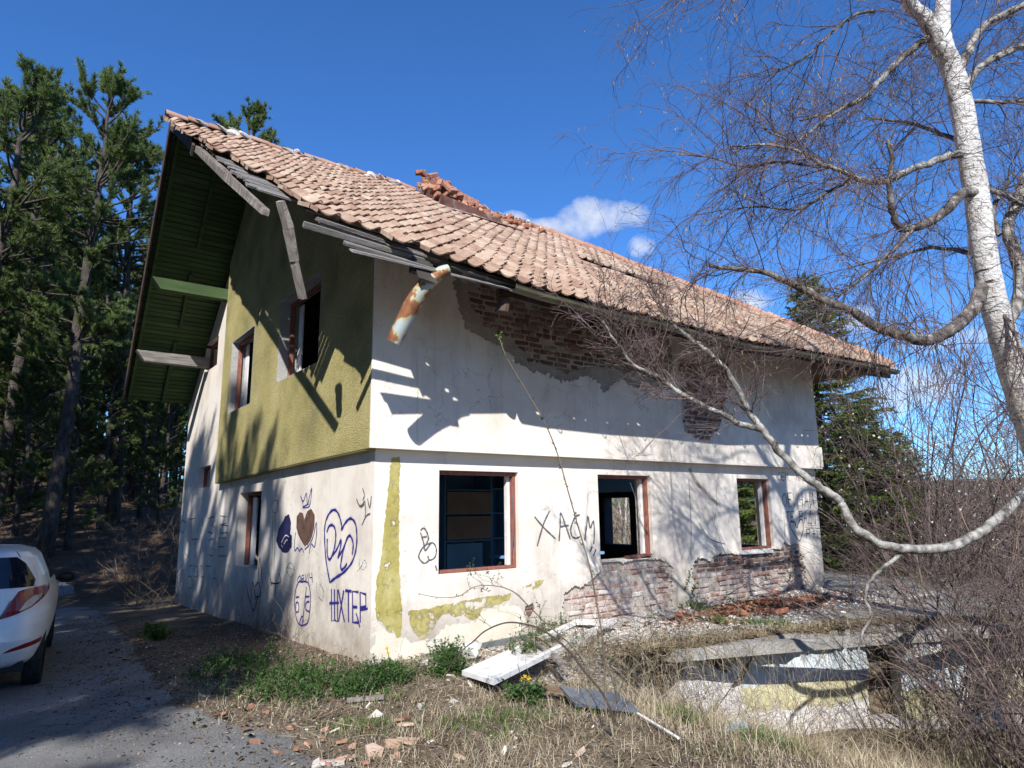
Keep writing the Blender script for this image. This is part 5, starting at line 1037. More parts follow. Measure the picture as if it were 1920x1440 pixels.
# scatter too small to count
def scatter(name, n, fn_xy, mes_fn, mt, size, kind_h=.6, zf=None):
    X, Y = fn_xy(n); Z = (ground_z(X, Y) if zf is None else zf(X, Y)); n = len(X); V = RNG.normal(size=(n, 5, 3)); V = nrm(V) * (np.exp(RNG.normal(0, .5, n)) * size)[:, None, None]; V[:, :, 2] *= kind_h; V += np.stack([X, Y, Z], -1)[:, None]
    F = np.array([(0, 1, 2), (0, 2, 3), (0, 3, 1), (1, 2, 4), (2, 3, 4), (3, 1, 4)])
    o = link(name, np_mesh(name, V.reshape(-1, 3), (np.arange(n)[:, None, None] * 5 + F).reshape(-1, 3), mt)); tag(o, kind='stuff'); return o
def in_rect(x0, y0, x1, y1, test=None):
    def f(n):
        X = RNG.uniform(x0, x1, n); Y = RNG.uniform(y0, y1, n)
        if test is not None: k = test(X, Y); X, Y = X[k], Y[k]
        return X, Y
    return f
roadx = lambda Y: np.interp(Y, ry_, rx_)
offroad = lambda X, Y: (X > roadx(Y) + RNG.normal(-.03, .13, len(X))) & ~((X > 0) & (Y > -.03))
below = lambda X, Y: ~((X > 2.1) & (Y > np.interp(X, EX, EY) + .1))
scatter('leaf_litter', 40000, in_rect(-2.2, -5.2, 3.4, 5.5, lambda X, Y: offroad(X, Y) & below(X, Y)), None, M_LITTER, .013, .4)
scatter('pebbles', 8000, in_rect(-2.2, -5.2, 3.0, 4, lambda X, Y: offroad(X, Y) & below(X, Y)), None, M_RUBBLE, .009)
scatter('road_grit', 9000, in_rect(-4.5, -4.5, -.3, 6, lambda X, Y: X < roadx(Y) + .1), None, mat('road grit', [(.2, (.10, .095, .09)), (.8, (.34, .32, .29))], 5, 2, .9, rnd=.9, island=True), .006, .6, lambda X, Y: ground_z(X, Y) + .028)
scatter('tile_chips', 900, in_rect(-2.0, -4.2, 1.5, 1, offroad), None, M_SHARD, .016, .4)
scatter('lane_litter', 5000, lambda n: (lambda Y: (roadx(Y) + RNG.normal(-.25, .35, n), Y))(RNG.uniform(-4, 9, n)), None, M_LITTER, .010, .4, lambda X, Y: ground_z(X, Y) + .03)
scatter('plaster_rubble', 7000, in_rect(.4, -1.9, 9.3, -.03, lambda X, Y: Y > np.interp(X, EX, EY) + .05), None, M_RUBBLE, .019, .5, lambda X, Y: np.where(X > 2.2, .12, ground_z(X, Y)))
scatter('brick_rubble', 2600, lambda n: (RNG.normal(6.0, 1.1, n), RNG.normal(-.85, .28, n)), None, M_BRICKO, .026, .6, lambda X, Y: .125 + .10 * np.exp(-((X - 6.0) / 1.0) ** 2 - ((Y + .85) / .3) ** 2))
for i, (x, y, a) in enumerate(((7.2, -.35, .2), (5.1, -1.1, 1.1), (6.9, -.95, 2.2), (4.4, -.6, .5), (5.7, -1.35, 2.8))):
    o = link('loose_brick', brick_o[i % 4]); o.location = (x, y, .16 + .05 * (i == 0)); o.rotation_euler = (.1, .15, a); tag(o, 'loose red brick lying in rubble on the terrace', 'brick', 'loose bricks on the terrace')
def tangle(name, n, fx, length, droop, mt, r=.003, k=9, up=.8, wob=.22, sub=2):
    P = fx(n); T = grow(P, np.stack([RNG.normal(0, .6, n), RNG.normal(0, .6, n), np.full(n, up)], -1), RNG.uniform(.5, 1.4, n) * length, k, droop, wob); L_ = [tubes(T, r, r * .4)]
    if sub: p, d = sprout(T, n * sub, .2, 1, 1.1); L_.append(tubes(grow(p, d, RNG.uniform(.3, 1, n * sub) * length * .35, 4, droop, .2), r * .55, r * .3))
    return tag(link(name, np_mesh(name, *cat_vf(L_), mt)), kind='stuff')
# ------------------------------------------------------------------ grass and weeds
def grass(name, X, Y, hmin, hmax, wid, mt, lean=.45, zf=None):
    n = len(X); Z = (ground_z(X, Y) if zf is None else zf(X, Y)) - .01; P = np.stack([X, Y, Z], -1); h = RNG.uniform(hmin, hmax, n); a = RNG.uniform(0, 6.283, n); l = np.abs(RNG.normal(0, lean, n)) + .25 * lean
    D0 = np.stack([np.cos(a) * l * .5, np.sin(a) * l * .5, np.ones(n)], -1); D1 = np.stack([np.cos(a) * l * 2, np.sin(a) * l * 2, np.ones(n) * .8], -1)
    M_ = P + nrm(D0) * (h * .55)[:, None]; T = M_ + nrm(D1) * (h * .5)[:, None]; s = np.stack([-np.sin(a), np.cos(a), np.zeros(n)], -1) * (RNG.uniform(.6, 1.2, n) * wid / 2)[:, None]
    V = np.stack([P - s, P + s, M_ + s * .7, M_ - s * .7, T], 1).reshape(-1, 3); b = np.arange(n)[:, None, None] * 5
    F = (b + np.array([(0, 1, 2), (0, 2, 3), (3, 2, 4)])).reshape(-1, 3)
    return tag(link(name, np_mesh(name, V, F, mt)), kind='stuff')
def blobs(cs, n, sc=1.):
    i = RNG.integers(0, len(cs), n); c = np.array([q[:2] for q in cs])[i]; r = np.array([q[2] for q in cs])[i]; return c[:, 0] + RNG.normal(0, 1, n) * r, c[:, 1] + RNG.normal(0, 1, n) * r * sc
def keep(X, Y, f): k = f(X, Y); return X[k], Y[k]
X, Y = in_rect(.7, -5.6, 6.5, -1.9, lambda X, Y: below(X, Y) & (RNG.uniform(0, 1, len(X)) < .5 + .5 * sstep((X - .8) / 1.5)) & (lump(X, Y, 2.) > -.22) & (Y < np.interp(X, EX, EY) - .75))(27000)
grass('dry_grass', X, Y, .06, .36, .005, M_STRAW, 1.3)
X, Y = in_rect(-1.8, -3.6, 1.4, .8, lambda X, Y: offroad(X, Y) & (lump(X, Y, 2.5) > -.12))(15000); grass('short_dry_grass', X, Y, .04, .17, .0042, M_STRAW, 2.2)
tangle('fallen_twigs', 900, lambda n: (lambda X, Y: np.stack([X, Y, ground_z(X, Y) + .015], -1))(RNG.uniform(-1.8, 3.0, n), RNG.uniform(-4.6, .5, n)), .22, .02, M_STRAW,   .0022, 5, .05, .15, 0)
X, Y = in_rect(.3, -5.2, 5.5, -2.0, lambda X, Y: below(X, Y) & (lump(X + 3, Y, 1.7) > .16))(4500); grass('fresh_grass', X, Y, .04, .15, .007, M_GRASS, .6)
gp_ = [(4.193,-4.052),(4.319,-4.271),(3.965,-3.956),(3.804,-3.742)]
X, Y = blobs([(p[0], p[1], .22) for p in gp_], 5000, .8); grass('bright_grass', X, Y, .08, .22, .012, M_GRASS, .5)
gp2 = [(1.803,-3.599),(1.746,-3.773),(1.635,-3.613),(1.451,-3.084)]; X, Y = blobs([(p[0], p[1], .10) for p in gp2], 1400); grass('bright_grass', X, Y, .06, .2, .008, M_GRASS, .4)
X, Y = blobs([(p[0], p[1], .12) for p in [(-1.055,-1.895),(-0.841,-1.906),(-0.449,-1.282),(0.119,-2.424),(-0.053,-2.372),(0.21,-2.584),(-0.355,-2.378),(-0.171,-2.682)]], 1500); grass('fresh_grass', X, Y, .03, .10, .007, M_GRASS, .7)
X, Y = blobs([(p[0], p[1], .10) for p in [(5.177,-0.515),(4.731,-1.531),(7.314,0.524),(4.52,-1.184),(4.919,-1.8)]], 1100); grass('terrace_grass', X, Y, .03, .12, .008, M_GRASS, .7, lambda X, Y: np.full(len(X), .12))
X, Y = in_rect(-1.3, -5.2, 1.2, -1.9, lambda X, Y: offroad(X, Y) & (lump(X, Y, 1.9) > -.15))(6500); grass('foreground_straw', X, Y, .05, .22, .0042, M_STRAW, 2.2)
def edge_xy(n, dy, s): X = RNG.uniform(2.15, 7.8, n); return X, np.interp(X, EX, EY) + dy + np.abs(RNG.normal(0, s, n))
X, Y = edge_xy(5200, -.01, .13); grass('edge_grass', X, Y, .05, .22, .005, M_STRAW, 2.6, lambda X, Y: np.full(len(X), .12))
X, Y = edge_xy(900, .02, .22); grass('edge_green', X, Y, .03, .10, .006, M_GRASS, 1.2, lambda X, Y: np.full(len(X), .12))
scatter('edge_litter', 6500, lambda n: edge_xy(n, .0, .22), None, M_LITTER, .017, .6, lambda X, Y: np.full(len(X), .124))
# leafy weeds
def weeds(name, cs, n, hmin, hmax, mt, leaf=.035, sc=1., zf=None, per=9):
    X, Y = blobs(cs, n, sc); X, Y = keep(X, Y, lambda X, Y: ~((X > -.02) & (Y > -.05)))
    n = len(X); Z = ground_z(X, Y) if zf is None else zf(X, Y); P = np.stack([X, Y, Z], -1); h = RNG.uniform(hmin, hmax, n); T = grow(P, np.stack([RNG.normal(0, .35, n), RNG.normal(0, .35, n), np.ones(n)], -1), h, 4, 0., .15)
    st = tubes(T, .003, .0015); p, d = sprout(T, n * per, .15, 1., 1.6, (0, 0, .1)); q = len(p); lv = leaves(p, d * np.array([1, 1, .5]), RNG.uniform(.6, 1.3, q) * leaf, RNG.uniform(.4, .65, q) * leaf, nrm(np.array([0, 0, 1]) + RNG.normal(0, .35, (q, 3))))
    V, F = cat_vf([st, lv]); return tag(link(name, np_mesh(name, V, F, mt)), kind='stuff')
weeds('nettle_patch', [(p[0], p[1], .20) for p in [(-1.146,1.185),(-1.408,0.766),(-1.056,0.476),(-1.161,-0.243),(-0.903,-0.072),(-0.985,-0.623),(-0.657,-0.138),(-0.92,1.17),(-0.648,-0.539),(-1.195,-0.675)]], 560, .04, .24, M_NETTLE, .038)
tangle0 = None
weeds('weed_clump', [(p[0], p[1], .10) for p in [(-0.149,-0.416),(-0.204,-0.776),(-0.448,-0.945),(-0.057,-0.766),(-0.582,-0.951)]], 420, .05, .22, M_NETTLE, .032)
weeds('weed_clump', [(p[0], p[1], .07) for p in [(0.701,-0.47),(0.519,-0.878),(0.388,-0.885)]], 210, .08, .3, M_NETTLE, .04)
weeds('weed_clump', [(p[0], p[1], .05) for p in [(-1.412,4.602),(-1.358,4.258)]], 110, .08, .28, M_GRASS, .05)
weeds('weed_clump', [(p[0], p[1], .06) for p in [(0.576,-2.007),(0.499,-2.219),(0.41,-2.147)]], 120, .05, .16, M_NETTLE, .05)
weeds('wall_weeds', [(p[0], p[1], .09) for p in [(1.593,-0.84),(2.188,-0.303),(2.627,-0.095),(1.355,-1.002)]], 170, .06, .24, M_NETTLE, .035, zf=lambda X, Y: np.full(len(X), .08))
weeds('terrace_weeds', [(p[0], p[1], .10) for p in [(5.387,0.586),(5.107,0.509),(6.382,0.395),(6.242,0.078),(5.214,-0.194)]], 190, .05, .2, M_NETTLE, .045, zf=lambda X, Y: np.full(len(X), .12))
def wall_plant(label, x, y, h, n, mt, leaf, spread):
    root = empty('wall_plant', (x, y, .12), label, 'plant'); P = np.stack([RNG.normal(x, spread * .5, n), RNG.normal(y, .05, n), np.full(n, .12)], -1)
    T = grow(P, np.stack([RNG.normal(0, .25, n), RNG.normal(-.15, .15, n), np.ones(n)], -1), RNG.uniform(.5, 1, n) * h, 7, 0, .18)
    tag(child(link('stems', np_mesh('stems', *tubes(T, .005, .002), M_DRYTWIG)), root), kind='stuff'); p, d = sprout(T, n * 34, .15, 1, 1.6); q = len(p)
    tag(child(link('leaves', np_mesh('leaves', *leaves(p, d, RNG.uniform(.6, 1.2, q) * leaf, RNG.uniform(.5, .8, q) * leaf, nrm(RNG.normal(size=(q, 3)) + np.array([0, -1, .6]))), mt)), root), kind='stuff')
p = [(5.264,0.134)][0]; wall_plant('young yellow-green climber on the pier between the two bare brick patches', p[0], p[1], .62, 7, M_GRASS, .05, .12)
p = [(4.912,0.446)][0]; wall_plant('low leafy weed rooted before the brickwork below the middle window', p[0], p[1], .22, 8, M_NETTLE, .06, .12)
p = [(7.324,0.312)][0]; wall_plant('wispy green shoots growing on brickwork below the right window', p[0], p[1], .5, 6, M_NETTLE, .04, .2)
p = [(8.315,0.145)][0]; wall_plant('dense dark bramble growing against the right end of the brickwork', p[0], p[1], .85, 16, M_DRYTWIG, .035, .3)
# dandelions
for i, (p, lab) in enumerate(zip([(0.629,-1.939),(0.148,-0.214),(5.513,-0.935)], ('yellow dandelion in bloom in the foreground beside the dark panel', 'yellow dandelion blooming among weeds by the house corner', 'yellow dandelion blooming on the terrace edge'))):
    root = empty('dandelion', (p[0], p[1], gz(*p)), lab, 'flower', 'dandelions in bloom')
    for k in range(3 if i == 0 else 2):
        a = Vector((p[0] + random.gauss(0, .02), p[1] + random.gauss(0, .02), gz(*p))); t = a + Vector((random.gauss(0, .03), random.gauss(0, .03), random.uniform(.12, .2)))
        b_ = MB(); b_.tube([a, (a + t) / 2 + Vector((.008, 0, 0)), t], .003, 5); child(b_.build('stem', M_GRASS), root)
        n = 36; d = nrm(RNG.normal(size=(n, 3)) + np.array([0, 0, .5])); child(link('flower_head', np_mesh('flower_head', *blades(np.repeat(np.array([t[:]]), n, 0), d, .026, .009), M_YFLOWER)), root)
    n = 12; a = np.linspace(0, 6.28, n); P = np.repeat(np.array([[p[0], p[1], gz(*p) + .01]]), n, 0); child(link('leaf_rosette', np_mesh('leaf_rosette', *leaves(P, np.stack([np.cos(a), np.sin(a), np.full(n, .5)], -1), .13, .035, np.repeat(np.array([[0, 0, 1.]]), n, 0)), M_NETTLE)), root)
# ------------------------------------------------------------------ brambles
def cane(name, label, cat_, pts, r0, r1, nside, slen, mt=M_DRYTWIG, buds=True, sub=True, leafmt=None, up=.5):
    P = np.array([v[:] for v in catmull([Vector(p) for p in pts], 5)])[None]; root = empty(name, pts[0], label, cat_)
    child(link('stem', np_mesh('stem', *tubes(P, r0, r1, 6), mt, True)), root)
    p, d = sprout(P, nside, .12, 1, 1.0, (0, 0, up)); T = grow(p, d, RNG.uniform(.4, 1.3, nside) * slen, 6, -.03, .2); parts = [tubes(T, r1 * .9, r1 * .35)]
    if sub: p, d = sprout(T, nside * 2, .2, .9, 1.0, (0, 0, .3)); T2 = grow(p, d, RNG.uniform(.3, 1, nside * 2) * slen * .4, 4, 0, .2); parts.append(tubes(T2, r1 * .6, r1 * .3))
    tag(child(link('side_shoots', np_mesh('side_shoots', *cat_vf(parts), mt)), root), kind='stuff')
    if buds:
        allT = [T] + ([T2] if sub else []); B = []
        for t_ in allT + [P]: p, d = sprout(t_, len(t_) * 5 if len(t_) > 1 else 22, .1, 1, 1.3); B.append(leaves(p, d, RNG.uniform(.010, .026, len(p)), .009, nrm(RNG.normal(size=(len(p), 3)))))
        tag(child(link('buds', np_mesh('buds', *cat_vf(B), leafmt or M_NETTLE)), root), kind='stuff')
    return root
cane('bramble_bush', 'arching brown bramble stem with small buds before the fallen white door', 'bramble', [(0.24,-3.449,0.192),(0.225,-3.451,0.247),(0.161,-3.434,0.375),(0.048,-3.384,0.523),(-0.069,-3.334,0.681),(-0.21,-3.258,0.807),(-0.325,-3.184,0.856),(-0.433,-3.105,0.865),(-0.538,-3.015,0.812),(-0.599,-2.953,0.74),(-0.663,-2.888,0.668),(-0.719,-2.818,0.545),(-0.734,-2.787,0.461)], .009, .003, 9, .36)
cane('bramble_bush', 'thin budding bramble stem reaching left below the first window', 'bramble', [(0.29,-3.165,0.441),(0.176,-3.123,0.625),(-0.018,-3.024,0.822),(-0.143,-2.963,0.959),(-0.231,-2.918,1.046),(-0.347,-2.841,1.086),(-0.457,-2.758,1.08),(-0.545,-2.676,1.012),(-0.671,-2.581,1.006),(-0.785,-2.503,1.035)], .005, .002, 9, .25)
cane('bramble_cane', 'tall thin bramble cane with green young tip rising past the first floor', 'bramble', [(0.199,-3.423,0.211),(0.173,-3.451,0.411),(0.109,-3.507,0.744),(0.01,-3.548,1.075),(-0.073,-3.593,1.26),(-0.192,-3.627,1.512),(-0.308,-3.661,1.759),(-0.423,-3.696,2),(-0.546,-3.715,2.202),(-0.695,-3.714,2.399),(-0.841,-3.713,2.591),(-0.896,-3.705,2.732)], .007, .003, 26, .05, M_DRYTWIG, True, False, M_GRASS)
for i, pts in enumerate(([(0.406,-3.041,0.087),(0.374,-3.068,0.305),(0.327,-3.089,0.543),(0.269,-3.12,0.861)], [(0.369,-3.295,0.205),(0.421,-3.378,0.394),(0.489,-3.5,0.697),(0.547,-3.587,0.886)], [(-1.211,-2.516,0.28),(-1.214,-2.548,0.422),(-1.183,-2.608,0.582)], [(-0.239,-3.099,0.217),(-0.271,-3.113,0.382),(-0.336,-3.112,0.583)], [(0.498,-3.243,0.116),(0.44,-3.259,0.369),(0.337,-3.237,0.603),(0.305,-3.25,0.759)])):
    cane('dry_stalk', ('thin bare stalk standing right of the fallen door', 'leaning bare stalk before the middle window', 'short grey stalk by the corner weeds', 'pale dry stalk before the white door panel', 'reddish young stalk beside the tall bramble cane')[i], 'stalk', pts, .004, .0015, 5, .14, M_DRYTWIG, i != 3, False)
# dead bramble tangle hanging over the terrace edge and in front of the cellar wall
def along_edge(x0, x1, dy, sy):
    def f(n):
        X = RNG.uniform(x0, x1, n); Y = np.interp(X, EX, EY) + dy + RNG.normal(0, sy, n); return np.stack([X, Y, np.where(Y > np.interp(X, EX, EY), .1, ground_z(X, Y))], -1)
    return f
tangle('dead_brambles', 620, along_edge(1.3, 3.5, -.06, .24), .62, .20, M_STRAW, .0034, up=.6)
tangle('dead_brambles', 260, along_edge(1.3, 3.6, -.02, .26), .75, .13, M_DRYTWIG, .0032)
tangle('dry_stems', 260, along_edge(2.6, 6.6, -.75, .38), .85, .03, M_STRAW, .003, up=1.6, wob=.16)
tangle('dead_brambles', 150, along_edge(3.4, 7.6, -.45, .35), 1.1, .10, M_DRYTWIG, .003, up=1.)
tangle('edge_roots', 520, along_edge(2.4, 7.6, .05, .10), .62, .30, M_STRAW, .0028, up=.3)
tangle('dry_stems', 170, lambda n: (lambda X, Y: np.stack([X, Y, ground_z(X, Y)], -1))(RNG.uniform(.9, 4.5, n), RNG.uniform(-4.2, -2.6, n)), .38, .06, M_STRAW, .002, up=1.1)
tangle('corner_brush', 200, lambda n: (lambda X, Y: np.stack([X, Y, ground_z(X, Y)], -1))(RNG.normal(-.42, .16, n), RNG.uniform(-.6, 4.5, n)), .34, .12, M_DRYTWIG, .0022, up=.9)
tangle('gable_brush', 60, lambda n: (lambda X, Y: np.stack([X, Y, ground_z(X, Y)], -1))(RNG.normal(-.2, .06, n), RNG.uniform(1.5, 4.2, n)), .6, .05, M_DRYTWIG, .003, up=1.5)
# ------------------------------------------------------------------ birch on the right
birch = empty('birch_tree', [(6.709,-4.41,-1.384)][0], 'tall white-barked birch at the right edge with long drooping bare branches', 'birch tree')
TR = [(6.709,-4.41,-1.384),(6.156,-4.607,0.672),(5.759,-4.657,1.881),(5.409,-4.668,2.499),(5.145,-4.664,3.054),(4.955,-4.675,3.434),(4.822,-4.673,3.852),(4.705,-4.697,4.324),(4.627,-4.733,4.834),(4.551,-4.746,5.295),(4.486,-4.759,5.829),(4.428,-4.746,6.228),(4.364,-4.709,6.547),(4.376,-4.736,6.897),(4.496,-4.812,7.651),(4.512,-4.918,9.139)]
rr_ = [.20, .168, .155, .145, .138, .132, .126, .122, .118, .115, .112, .108, .10, .08, .072, .045]
pt = np.array([v[:] for v in catmull([Vector(p) for p in TR], 4)]); rad = np.interp(np.linspace(0, 1, len(pt)), np.linspace(0, 1, len(rr_)), rr_) * (1 + .03 * np.sin(np.arange(len(pt)) * 2.1))
b_ = MB(); b_.tube(pt, list(rad), 14); child(b_.build('trunk', M_BIRCH, None, True), birch)
BR = [ # points (px,px,depth), start radius, end radius, pale bark?
 ([(4.372,-4.737,6.37),(4.232,-4.703,6.51),(4.026,-4.69,6.726),(3.821,-4.632,6.859),(3.572,-4.639,7.142),(3.22,-4.662,7.82)], .095, .05, 1),
 ([(4.751,-4.647,3.964),(4.595,-4.592,3.685),(4.312,-4.519,3.461),(3.995,-4.433,3.287),(3.679,-4.371,3.216),(3.422,-4.313,3.24),(3.156,-4.197,3.32),(2.937,-4.069,3.473),(2.723,-3.933,3.576),(2.508,-3.75,3.746),(2.336,-3.586,3.867),(2.168,-3.409,3.913),(1.995,-3.23,3.969)], .075, .018, 0),
 ([(5.605,-4.681,1.934),(5.196,-4.584,1.737),(4.799,-4.493,1.525),(4.368,-4.381,1.336),(3.997,-4.273,1.24),(3.507,-4.094,1.225),(3.205,-3.953,1.31),(3.031,-3.857,1.454),(2.984,-3.799,1.626),(2.937,-3.781,1.7),(2.854,-3.681,1.806),(2.725,-3.556,1.955),(2.586,-3.389,2.227),(2.534,-3.321,2.37)], .052, .032, 1),
 ([(2.543,-3.325,2.36),(2.481,-3.251,2.511),(2.342,-3.165,2.858),(2.211,-3.062,3.104),(2.055,-2.874,3.342),(1.927,-2.753,3.502),(1.862,-2.68,3.668)], .036, .010, 1),
 ([(2.534,-3.321,2.37),(2.317,-3.235,2.423),(2.097,-3.101,2.553),(1.877,-2.968,2.683),(1.645,-2.782,2.899),(1.504,-2.641,3.014),(1.359,-2.576,3.197),(1.208,-2.52,3.441)], .032, .010, 1),
 ([(3.488,-4.078,1.216),(3.309,-3.975,1.075),(3.15,-3.891,0.946),(3.134,-3.844,0.801),(3.135,-3.877,0.664),(3.047,-3.832,0.483),(3.025,-3.777,0.317)], .020, .010, 1),
 ([(4.612,-4.758,4.88),(4.371,-4.692,4.825),(4.161,-4.619,4.64),(3.934,-4.538,4.471),(3.664,-4.435,4.347),(3.504,-4.378,4.344),(3.39,-4.388,4.479),(3.341,-4.406,4.711),(3.332,-4.459,4.969),(3.278,-4.465,5.165)], .06, .016, 0),
 ([(3.673,-4.441,4.347),(3.54,-4.372,4.204),(3.34,-4.234,3.98),(3.229,-4.118,3.838),(3.036,-3.933,3.661)], .026, .009, 0),
 ([(4.561,-4.751,5.284),(4.369,-4.668,5.271),(4.131,-4.593,5.167),(3.813,-4.45,5.022),(3.504,-4.308,4.859),(3.187,-4.193,4.835),(2.956,-4.154,4.861),(2.78,-4.04,4.936),(2.599,-3.934,5.057),(2.34,-3.757,5.127),(2.047,-3.536,5.116)], .045, .010, 1),
 ([(2.801,-4.056,4.935),(2.744,-3.951,4.941),(2.551,-3.759,5.007),(2.317,-3.463,5.025),(2.132,-3.287,5.134),(1.947,-3.102,5.201)], .016, .006, 0),
 ([(3.123,-4.147,4.841),(3.031,-3.997,4.762),(2.837,-3.751,4.604),(2.574,-3.443,4.664),(2.351,-3.152,4.674)], .020, .006, 0),
 ([(4.337,-4.72,6.678),(4.122,-4.657,6.554),(3.853,-4.532,6.332),(3.555,-4.358,5.995),(3.342,-4.272,5.761),(3.093,-4.052,5.614),(2.837,-3.842,5.532)], .05, .012, 0),
 ([(3.258,-4.199,5.719),(2.924,-4.014,5.451),(2.677,-3.906,5.229),(2.592,-3.842,5.231),(2.366,-3.702,5.349)], .018, .007, 1),
 ([(4.42,-4.776,6.111),(4.59,-4.863,6.486),(4.835,-5.001,6.84),(5.283,-5.275,7.123),(5.74,-5.557,7.418)], .05, .03, 1),
 ([(4.535,-4.756,5.66),(4.518,-4.835,6.053),(4.766,-4.963,6.353),(5.19,-5.209,6.598),(5.722,-5.529,6.812)], .05, .03, 1),
 ([(4.567,-4.832,5.884),(4.903,-4.966,5.929),(5.275,-5.132,5.996),(5.806,-5.399,5.991)], .025, .015, 0),
 ([(4.94,-4.677,3.49),(5.153,-4.748,3.655),(5.304,-4.826,4.053),(5.193,-4.805,4.589),(5.307,-4.899,4.897),(5.358,-5.004,5.186),(5.692,-5.246,5.7)], .07, .05, 1),
 ([(4.62,-4.777,4.935),(4.935,-4.875,4.895),(5.32,-5.014,4.805),(5.79,-5.257,4.89)], .03, .02, 1),
 ([(4.839,-4.822,4.433),(4.863,-4.775,4.699),(5.027,-4.827,4.941),(5.092,-4.909,5.082)], .03, .02, 0),
 ([(3.247,-4.619,7.55),(2.907,-4.436,7.308),(2.494,-4.188,7.019),(2.168,-3.91,6.867),(1.839,-3.635,6.741),(1.59,-3.434,6.677)], .03, .01, 0),
 ([(3.535,-4.4,6.78),(3.265,-4.296,6.655),(3.01,-4.179,6.423),(2.776,-3.937,6.13),(2.608,-3.793,6.052)], .018, .007, 0),
 ([(4.839,-4.667,3.768),(4.817,-4.814,3.382),(4.751,-4.908,2.91),(4.766,-4.921,2.374)], .025, .01, 0),
 ([(4.749,-4.703,4.213),(4.961,-4.403,4.422),(5.099,-4.041,4.607),(5.115,-3.678,4.629),(5.003,-3.21,4.612)], .03, .01, 0),
 ([(4.526,-4.753,5.407),(4.637,-4.464,5.715),(4.748,-4.121,6.063),(4.629,-3.708,6.303)], .03, .01, 0),
]
polys = []
for pts, r0, r1, pale in BR:
    P = catmull([Vector(p) for p in pts], 5); jit = [Vector(RNG.normal(0, .005, 3)) if 0 < i < len(P) - 1 else Vector() for i in range(len(P))]; P = [a + j for a, j in zip(P, jit)]
    b_ = MB(); b_.tube(P, list(np.linspace(r0, r1, len(P))), 8, cap=False); child(b_.build('branch', M_LIMB if not pale else (M_PALE if r0 < .09 else M_BIRCH), None, True), birch); polys.append((np.array([v[:] for v in P]), r0))
K = 24
def resample(P, k): t = np.linspace(0, 1, len(P)); u = np.linspace(0, 1, k); return np.stack([np.interp(u, t, P[:, i]) for i in range(3)], -1)
crown = [i for i in range(len(BR)) if i not in (2, 3, 4, 5)]
Tm = np.stack([resample(polys[i][0], K) for i in crown]); lens = np.array([np.linalg.norm(np.diff(t, axis=0), axis=1).sum() for t in Tm])
rep = np.repeat(np.arange(len(Tm)), np.maximum(2, (lens * 12).astype(int))); Tr = Tm[rep]
tt_ = RNG.uniform(.12, 1, len(rep)) * (K - 1); j_ = np.minimum(tt_.astype(int), K - 2); P1 = Tr[np.arange(len(rep)), j_]; tan = nrm(Tr[np.arange(len(rep)), j_ + 1] - P1)
D1 = nrm(tan * 1.0 + .85 * nrm(RNG.normal(size=tan.shape)) + np.array([0, 0, .10]))
S1 = grow(P1, D1, RNG.uniform(.5, 1.5, len(rep)), 9, .07, .20)
p, d = sprout(S1, len(S1) * 9, .15, 1, .9, (0, 0, .0)); S2 = grow(p, d, RNG.uniform(.18, .60, len(p)), 6, .09, .22)
p, d = sprout(S2, len(S2) * 3, .1, 1, .8, (0, 0, -.1)); S3 = grow(p, d, RNG.uniform(.08, .28, len(p)), 4, .16, .18)
print('birch twigs', len(S1), len(S2), len(S3))
o = link('twigs', np_mesh('twigs', *cat_vf([tubes(S1, .0062, .002), tubes(S2, .0025, .0013), tubes(S3, .0016, .0010)]), M_TWIG)); child(o, birch); o['kind'] = 'stuff'
p, d = sprout(S3, 2600, .7, 1, .3); T = grow(p, np.array([[0, 0, -1.]]) + RNG.normal(0, .3, (len(p), 3)), RNG.uniform(.02, .045, len(p)), 3, .2, .1); o = link('catkins', np_mesh('catkins', *tubes(T, .0035, .003, 4), M_CATKIN)); child(o, birch); o['kind'] = 'stuff'
# long hanging whips in front of the sky on the right
n = 55; P = np.array([(3.97,-4.451,3.444)][0]) + np.array(CAM_R) * RNG.uniform(-.7, 1.0, n)[:, None] + np.array([0, 0, 1]) * RNG.uniform(-.3, .9, n)[:, None] + np.array(CAM_F) * RNG.uniform(-.5, .7, n)[:, None]
S4 = grow(P, RNG.normal(0, .3, (n, 3)) + np.array([0, 0, -.6]), RNG.uniform(.8, 2.0, n), 10, .18, .10); p, d = sprout(S4, n * 9, .1, 1, .7, (0, 0, -.3)); S5 = grow(p, d, RNG.uniform(.15, .4, len(p)), 5, .12, .15)
o = link('whips', np_mesh('whips', *cat_vf([tubes(S4, .005, .002), tubes(S5, .0026, .0014)]), M_TWIG)); child(o, birch); o['kind'] = 'stuff'
# twigs of the low limb in front of the wall: upright, reddish
Tl = np.stack([resample(polys[i][0], K) for i in (3, 4)] * 1); L2 = []
p, d = sprout(Tl, 70, .12, 1, 1.0, (0, 0, .35)); S1 = grow(p, d, RNG.uniform(.3, .95, 70), 8, -.02, .22); p, d = sprout(S1, 620, .1, 1, .9, (0, 0, .1)); S2 = grow(p, d, RNG.uniform(.12, .42, 620), 5, .02, .22); p, d = sprout(S2, 1500, .1, 1, .9); S3 = grow(p, d, RNG.uniform(.05, .2, 1500), 4, .02, .2)
o = link('low_limb_twigs', np_mesh('low_limb_twigs', *cat_vf([tubes(S1, .0065, .0025), tubes(S2, .0032, .0016), tubes(S3, .0022, .0013)]), M_TWIG)); child(o, birch); o['kind'] = 'stuff'
